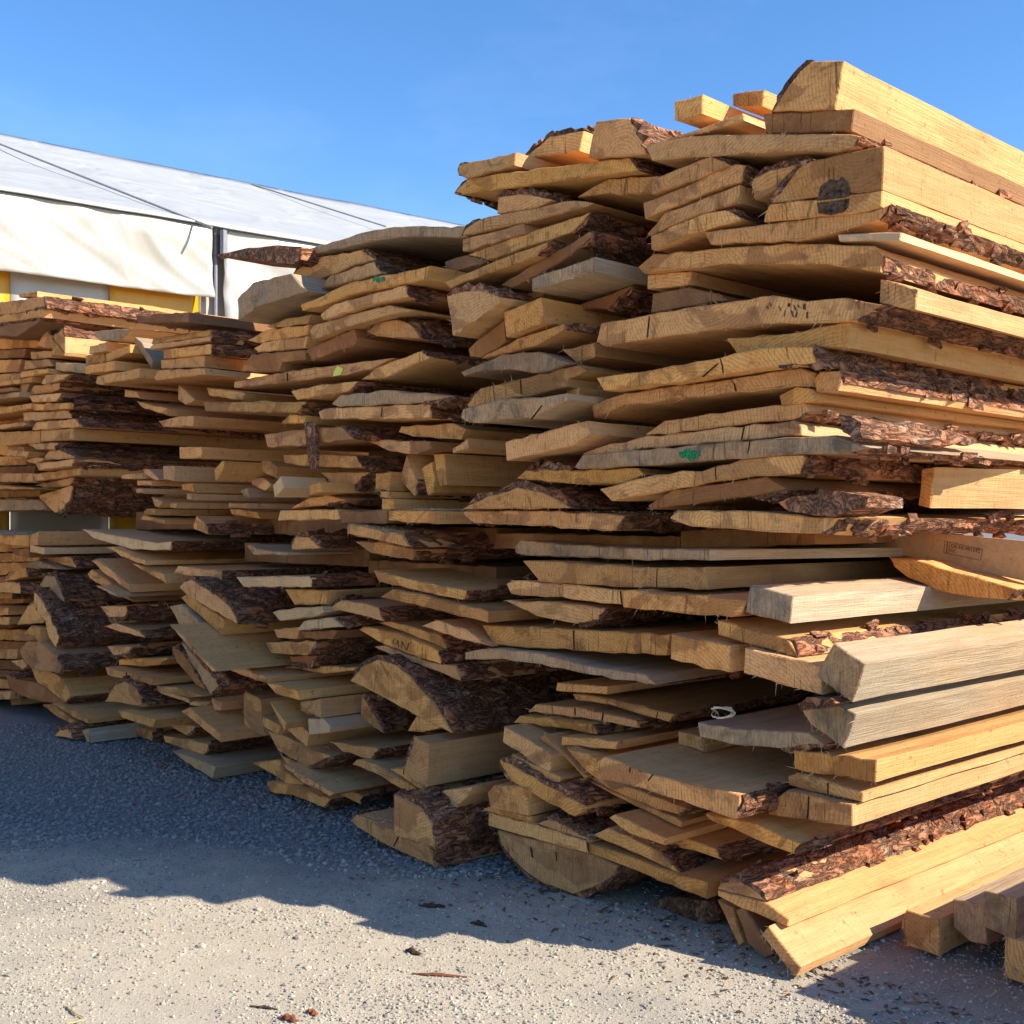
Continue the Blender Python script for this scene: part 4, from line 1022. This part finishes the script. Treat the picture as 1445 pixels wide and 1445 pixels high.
# ------------------------------------------------------------------ chips and sticks on the ground
RED = plain('red_brown_stick', (.20, .065, .03), .85, .6, 90, .4)
DRK = plain('dark_bark_chip', (.06, .035, .025), .9, .8, 90, .4)
STRAW = plain('straw', (.42, .34, .18), .8, .3, 60, .2)
def chip(name, a, b, w, mat, label, cat, seed):
    rs = random.Random(seed); p, q = on_ground(*a), on_ground(*b); d_ = q - p; L_ = d_.length; d_.normalize(); sd_ = Vector((-d_.y, d_.x, 0))
    V = []; Fc = []; K = 8
    for k in range(K + 1):
        f = k / K; c_ = d_ * (L_ * f) + sd_ * rs.gauss(0, .15 * w); ww = w * (.35 + .65 * math.sin(math.pi * min(.95, max(.05, f)))) * rs.uniform(.75, 1.2)
        for ang in range(6): V.append(c_ + sd_ * (ww / 2 * math.cos(ang * 1.0472)) + Vector((0, 0, ww * .35 * (1 + math.sin(ang * 1.0472)) + .001)))
    for k in range(K):
        for i in range(6): Fc.append((k * 6 + i, k * 6 + (i + 1) % 6, k * 6 + 6 + (i + 1) % 6, k * 6 + 6 + i))
    Fc += [tuple(range(6))[::-1], tuple(range(K * 6, K * 6 + 6))]
    return tag(mesh_obj(name, V, Fc, mat, loc=(p.x, p.y, ground_z(p.x, p.y))), label, cat)
chip('wood_splinter', (581, 1369), (659, 1374), .012, RED, 'long thin reddish splinter lying on the sunlit gravel at bottom centre', 'splinter', 1)
chip('bark_chip', (590, 1276), (628, 1278), .02, DRK, 'flat dark bark chip in the shade on the gravel', 'chip', 2)
chip('bark_chip', (664, 1299), (687, 1304), .02, DRK, 'small dark bark chip in the shade right of the flat chip', 'chip', 3)
chip('bark_chip', (573, 1335), (592, 1342), .022, DRK, 'dark stone-like chip at the tip of the ground shadow', 'chip', 4)
chip('bark_chip', (353, 1416), (392, 1421), .010, DRK, 'thin dark twig at the bottom edge of the sunlit sand', 'twig', 5)
chip('bark_chip', (396, 1432), (420, 1440), .022, RED, 'orange-brown chip at the bottom edge beside the thin dark twig', 'chip', 6)
chip('bark_chip', (434, 1424), (448, 1430), .02, RED, 'small orange-brown chip, right of two at the bottom edge', 'chip', 7)
chip('straw_stalk', (90, 1417), (118, 1434), .009, STRAW, 'pale straw stalk on the sand at bottom left', 'straw', 8)
chip('straw_stalk', (92, 1442), (120, 1434), .010, STRAW, 'pale short straw stalk crossing the other at bottom left', 'straw', 9)

# ------------------------------------------------------------------ marquee tent behind the pile
def cloth_mat(name, col, rough=.35):
    m, nt, bs = newmat(name); g = N(nt); t = g.n('ShaderNodeTexCoord'); v = t.outputs['Object']
    n1 = g.noise(g.map(v, (1, 1, .8), rot=(.4, .3, 0)), 1.1, 2.5, .5, .9); n2 = g.noise(v, 9, 3, .6)
    c = g.mix(g.rng(n1, .35, .7, 0, .35), rgb(*col), rgb(*[x * .82 for x in col])); c = g.mix(g.rng(n2, .55, .75, 0, .12), c, rgb(.35, .33, .28))
    g.l(c, bs.inputs['Base Color']); bs.inputs['Roughness'].default_value = rough; bs.inputs['Specular IOR Level'].default_value = .5
    g.l(g.bump(n1, .6, .14), bs.inputs['Normal'])
    return m
PVC = cloth_mat('white_tent_sheet', (.42, .405, .365), .3); PVCR = cloth_mat('white_roof_sheet', (.41, .41, .40), .5); YEL = cloth_mat('yellow_tent_sheet', (.64, .32, .005))
POLE = plain('tent_pole_metal', (.16, .16, .19), .45, 0, 30, .15, .5); SEAM = plain('roof_strap', (.27, .27, .29), .6, 0, 30, .2)
TY = math.radians(52); wd = Vector((math.sin(TY), math.cos(TY), 0)); wn_ = Vector((math.cos(TY), -math.sin(TY), 0))   # wall direction, wall normal (towards the pile)
P300 = Vector((0, 0, H)) + ray(300, 325) * 11.0
tent = bpy.data.objects.new('marquee_tent', None); COL.objects.link(tent); tent.location = (P300.x, P300.y, 0)
tag(tent, 'big white marquee tent with yellow striped wall behind the pile at left', 'tent')
def wallpt(x, y, off=0):
    """pixel -> point on the tent's wall plane (off metres in front of it), relative to the tent"""
    r = ray(x, y); d0 = P300.dot(wn_) + off; k = d0 / (r.dot(wn_)); return Vector((0, 0, H)) + r * k - tent.location
def sal(p): return p.dot(wd)
eave_z = .5 * (wallpt(0, 275).z + wallpt(300, 325).z); hem_z = .5 * (wallpt(0, 390).z + wallpt(290, 420).z)
def wp(s, z, off=0): return wd * s + wn_ * off + Vector((0, 0, z))
def sheet(name, s0, s1, z0, z1, off, mat, amp, seed, thick=.012, ns=40, nz_=14):
    V = []; Fc = []
    for side in (0, 1):
        for j in range(nz_ + 1):
            for i in range(ns + 1):
                s = s0 + (s1 - s0) * i / ns; z = z0 + (z1 - z0) * j / nz_
                f = min(1, 4 * (1 - j / nz_) + .15)
                o_ = amp * f * (noise.noise(Vector((s * 1.1 + z * .8, seed, z * .5))) + .6 * noise.noise(Vector((s * 2.6 - z * 2.2, seed + 5, z * 1.2))) + .35 * (1 - 2 * abs(noise.noise(Vector((s * 2.2 + z * 3.4, seed + 9, z * 1.5))))))
                V.append(wp(s, z, off + o_ - side * thick))
    w = ns + 1; n = w * (nz_ + 1)
    for j in range(nz_):
        for i in range(ns):
            a = j * w + i; Fc += [(a, a + 1, a + w + 1, a + w), (n + a, n + a + w, n + a + w + 1, n + a + 1)]
    edge = [i for i in range(w)] + [j * w + ns for j in range(1, nz_ + 1)] + [nz_ * w + i for i in range(ns - 1, -1, -1)] + [j * w for j in range(nz_ - 1, 0, -1)]
    for k in range(len(edge)): a, b = edge[k], edge[(k + 1) % len(edge)]; Fc.append((a, n + a, n + b, b))
    return mesh_obj(name, V, Fc, mat, parent=tent, smooth=True)
sL, sR = sal(wallpt(-60, 400)) - 3, 9.0
e1, e2, e3 = sal(wallpt(17, 395)), sal(wallpt(155, 408)), sal(wallpt(284, 420)); pitch = (e3 - e1) / 2
k0 = -int((e1 - sL) / pitch) - 1; s = e1 + k0 * pitch; kk = k0
while s < sR:
    sheet('wall_panel', s, s + pitch - .006, .05, eave_z - .02, -.05, PVC if kk % 2 == 0 else YEL, .012, 3 + kk, ns=10, nz_=16); s += pitch; kk += 1
sp = 0.0
sheet('valance', sL, sp - .05, hem_z, eave_z, .10, PVC, .09, 31, ns=110, nz_=26)
sheet('valance', sp + .07, sp + 5.2, hem_z - .25, eave_z, .10, PVC, .09, 47, ns=80, nz_=26)
def tube(name, a, b, r, mat, parent, n=10):
    d_ = (b - a).normalized(); u_ = d_.orthogonal().normalized(); w_ = d_.cross(u_); V = []; Fc = []
    for p in (a, b):
        for i in range(n): V.append(p + u_ * (r * math.cos(6.283 * i / n)) + w_ * (r * math.sin(6.283 * i / n)))
    for i in range(n): Fc.append((i, (i + 1) % n, n + (i + 1) % n, n + i))
    Fc += [tuple(range(n))[::-1], tuple(range(n, 2 * n))]
    return mesh_obj(name, V, Fc, mat, parent=parent, smooth=False)
tube('pole', wp(sp, 0, .06), wp(sp, eave_z + .03, .06), .022, POLE, tent)
tube('pole_bracket', wp(sp + .05, eave_z - .28, .13), wp(sp + .05, eave_z - .02, .13), .035, POLE, tent, 6)
tube('rail', wp(sL, 1.24, .16), wp(sp + .6, 1.24, .16), .045, plain('rail_metal', (.55, .57, .60), .4), tent)
# roof: eave to ridge, five metres behind the wall
def ridge_pt(x, y):
    r = ray(x, y); k = (P300 - wn_ * 5).dot(wn_) / r.dot(wn_); return Vector((0, 0, H)) + r * k - tent.location
rz_ = .5 * (ridge_pt(0, 185).z + ridge_pt(600, 313).z)
V = []; Fc = []; NS, NU = 60, 16
for side in (0, 1):
    for j in range(NU + 1):
        for i in range(NS + 1):
            s = sL + (16 - sL) * i / NS; f = j / NU
            sag = -.10 * math.sin(math.pi * f) * (.4 + .6 * abs(math.sin((s - sp) / 5.0 * math.pi))) + .02 * noise.noise(Vector((s, f * 4, 2)))
            V.append(wd * s - wn_ * (5 * f - .14 * (1 - f)) + Vector((0, 0, eave_z + .02 + (rz_ - eave_z) * f + sag - side * .02)))
w = NS + 1; n = w * (NU + 1)
for j in range(NU):
    for i in range(NS): a = j * w + i; Fc += [(a, a + 1, a + w + 1, a + w), (n + a, n + a + w, n + a + w + 1, n + a + 1)]
edge = [i for i in range(w)] + [j * w + NS for j in range(1, NU + 1)] + [NU * w + i for i in range(NS - 1, -1, -1)] + [j * w for j in range(NU - 1, 0, -1)]
for k in range(len(edge)): a, b = edge[k], edge[(k + 1) % len(edge)]; Fc.append((a, n + a, n + b, b))
mesh_obj('roof', V, Fc, PVCR, parent=tent, smooth=True)
V2 = []; Fc2 = []
for i in range(NS + 1):      # far slope of the roof
    s = sL + (16 - sL) * i / NS; V2 += [wd * s - wn_ * 5.0 + Vector((0, 0, rz_ - .01)), wd * s - wn_ * 10.0 + Vector((0, 0, eave_z))]
for i in range(NS): Fc2.append((2 * i, 2 * i + 2, 2 * i + 3, 2 * i + 1))
mesh_obj('far_roof', V2, Fc2, PVCR, parent=tent)
def roof_pt(x, y, up=.02):
    # pixel -> point on the roof slope
    a = wd * 0 + wn_ * .14 + Vector((0, 0, eave_z)); nrm = wd.cross(-wn_ * 5.14 + Vector((0, 0, rz_ - eave_z))).normalized()
    r = ray(x, y); o_ = Vector((0, 0, H)) - tent.location; k = (a - o_).dot(nrm) / r.dot(nrm); return o_ + r * k + Vector((0, 0, up))
tube('roof_strap', roof_pt(299, 324), roof_pt(-40, 190), .011, SEAM, tent, 8)
tube('roof_strap', roof_pt(545, 322), roof_pt(355, 262), .011, SEAM, tent, 8)

# ------------------------------------------------------------------ splinters on rough sawn ends, sawdust on ledges
FIB = plain('wood_fibre', (.55, .40, .22), .8, 0, 30, .3)
def splinters(d, o, n):
    rs = random.Random(d['id'] + 900); me = o.data; m = len(me.polygons[0].vertices)
    ring = [me.vertices[m + i].co for i in range(m)]; V = []; Fc = []
    for _ in range(n):
        i = rs.randrange(m); p = ring[i].lerp(ring[(i + 1) % m], rs.random()); L = rs.uniform(.005, .022) * (2.0 if rs.random() < .15 else 1)
        di = Vector((rs.gauss(0, .6), rs.uniform(-.8, .1), rs.gauss(-.35, .6))).normalized() * L; w_ = Vector((di.z, 0, -di.x)); w_ = (w_.normalized() if w_.length > 1e-6 else Vector((1, 0, 0))) * rs.uniform(.0005, .0013)
        b = len(V); V += [p - w_, p + w_, p + Vector((0, .0015, 0)), p + di]; Fc += [(b, b + 1, b + 3), (b + 1, b + 2, b + 3), (b + 2, b, b + 3)]
    s_ = mesh_obj('splinters', V, Fc, FIB, parent=o); s_['kind'] = 'stuff'
for d in BOARDS:
    if d['mx'] > 330 and 'R' not in d['flags']:
        rs = random.Random(d['id'] + 77)
        if rs.random() < .6: splinters(d, OBJ[d['id']], rs.randrange(10, 42))
DUST = plain('sawdust', (.60, .47, .30), .9, 0, 400, .3)
def sawdust(bid, s0, s1, n, label, u0=0.0, u1=1.0):
    o = OBJ[bid]; me = o.data; m = len(me.polygons[0].vertices); ring = [me.vertices[m + i].co for i in range(m)]; rs = random.Random(bid)
    top = [i for i in range(m) if ring[(i + 1) % m].x > ring[i].x + .002]
    xa, xb = min(ring[i].x for i in top), max(ring[(i + 1) % m].x for i in top)
    V = []; Fc = []
    while len(Fc) < 4 * n:
        i = rs.choice(top); p = ring[i].lerp(ring[(i + 1) % m], rs.random()); u = (p.x - xa) / (xb - xa)
        if not u0 <= u <= u1: continue
        sy = s0 + (s1 - s0) * rs.random(); lump = max(0, noise.noise(Vector((p.x * 14, sy * 14, bid))) + .25)
        if rs.random() > lump * 1.6 + .12: continue
        b = len(V); r = rs.uniform(.0015, .004); c_ = Vector((p.x, sy, p.z + .001 + .010 * lump * rs.random()))
        V += [c_ + Vector((rs.uniform(-r, r), rs.uniform(-r, r), rs.uniform(0, r))) for _ in range(3)] + [c_ + Vector((0, 0, r * 1.3))]
        Fc += [(b, b + 1, b + 2), (b, b + 1, b + 3), (b + 1, b + 2, b + 3), (b + 2, b, b + 3)]
    w_ = mesh_obj('sawdust', V, Fc, DUST); w_.matrix_basis = o.matrix_basis.copy(); w_['kind'] = 'stuff'; tag(w_, label, 'sawdust')
sawdust(265, .01, .45, 1500, 'pale sawdust on the sloping board below the half-moon slab', .35, 1)
sawdust(256, .01, .40, 900, 'pale sawdust on the bottom slab left of the quarter log', .1, .75)
sawdust(236, .0, .30, 900, 'sawdust heap on the board below the diamond offcut')
sawdust(238, .0, .22, 350, 'sawdust sprinkle on the bark slab under the sawdust heap', .3, 1)
sawdust(264, .05, .40, 400, 'sawdust sprinkle on the slab above the long sloping board', .3, 1)
sawdust(130, .02, .4, 300, 'sawdust sprinkle on the slab under the thick-barked half-round', .6, 1)

# ------------------------------------------------------------------ unseen beams added just beyond the right edge to cast the bottom-right ground shadow
rs = random.Random(21); kk = 0
for row, z_ in enumerate((.004, .149, .294)):
    for col_ in range(2):
        t0_ = -1.27 + col_ * .17 + row * .012; c_ = 3.10 + rs.uniform(-.03, .05)
        P_ = [(0, 0), (.0, .14), (.15, .14), (.15, 0)]
        V = []; Fc = [(3, 2, 1, 0)[::-1][::-1]]
        for y_ in (0, 2.2):
            for x_, zz in P_: V.append((x_ + rs.gauss(0, .002), y_, zz + (rs.gauss(0, .001) if zz else 0)))
        Fc = [(3, 2, 1, 0), (4, 5, 6, 7)] + [(i, (i + 1) % 4, 4 + (i + 1) % 4, 4 + i) for i in range(4)]
        o = mesh_obj('squared_timber', V, Fc, [END, SIDE], loc=AX * c_ + TD * t0_ + Vector((0, 0, z_)), rz=-YAW, fm=[0, 0, 1, 1, 1, 1])
        o['tone'] = 1.0; o['weather'] = .6; o['brown'] = 0.0; o['pale'] = 0.0
        tag(o, '%s squared timber in the %s row of the unseen beam stack added for its shadow' % (('inner', 'outer')[col_], ('bottom', 'middle', 'top')[row]), 'timber')

# ------------------------------------------------------------------ chips and bark litter along the foot of the pile
def litter():
    m, nt, bs = newmat('wood_litter'); g = N(nt); ge = g.n('ShaderNodeNewGeometry'); cr = g.n('ShaderNodeValToRGB'); g.l(ge.outputs['Random Per Island'], cr.inputs[0])
    el = cr.color_ramp.elements; el[0].color = rgb(.05, .03, .02); el[1].color = rgb(.52, .36, .18)
    for p_, c_ in ((.4, rgb(.13, .06, .035)), (.7, rgb(.27, .14, .06))): q_ = el.new(p_); q_.color = c_
    g.l(cr.outputs[0], bs.inputs['Base Color']); bs.inputs['Roughness'].default_value = .9
    rs = random.Random(44); V = []; Fc = []
    for _ in range(1500):
        t_ = rs.uniform(-6.2, -1.2); c_ = 3.08 - abs(rs.gauss(0, .22)); p = AX * c_ + TD * t_; L_, w_ = rs.uniform(.004, .016) * (2 if rs.random() < .08 else 1), rs.uniform(.0015, .005); a = rs.random() * 6.28
        d_ = Vector((math.cos(a), math.sin(a), rs.uniform(-.1, .1))) * L_; s_ = Vector((-math.sin(a), math.cos(a), 0)) * w_; p = Vector((p.x, p.y, ground_z(p.x, p.y) + .003)); up = Vector((0, 0, rs.uniform(.002, .005))); b = len(V)
        V += [p - d_ - s_, p + d_ - s_ * .6, p + d_ * .9 + s_, p - d_ * .8 + s_, p + up]
        Fc += [(b, b + 1, b + 4), (b + 1, b + 2, b + 4), (b + 2, b + 3, b + 4), (b + 3, b, b + 4), (b + 3, b + 2, b + 1, b)]
    o = mesh_obj('wood_litter', V, Fc, m); o['kind'] = 'stuff'; tag(o, 'small wood chips and bark crumbs along the foot of the pile', 'wood chips')
litter()
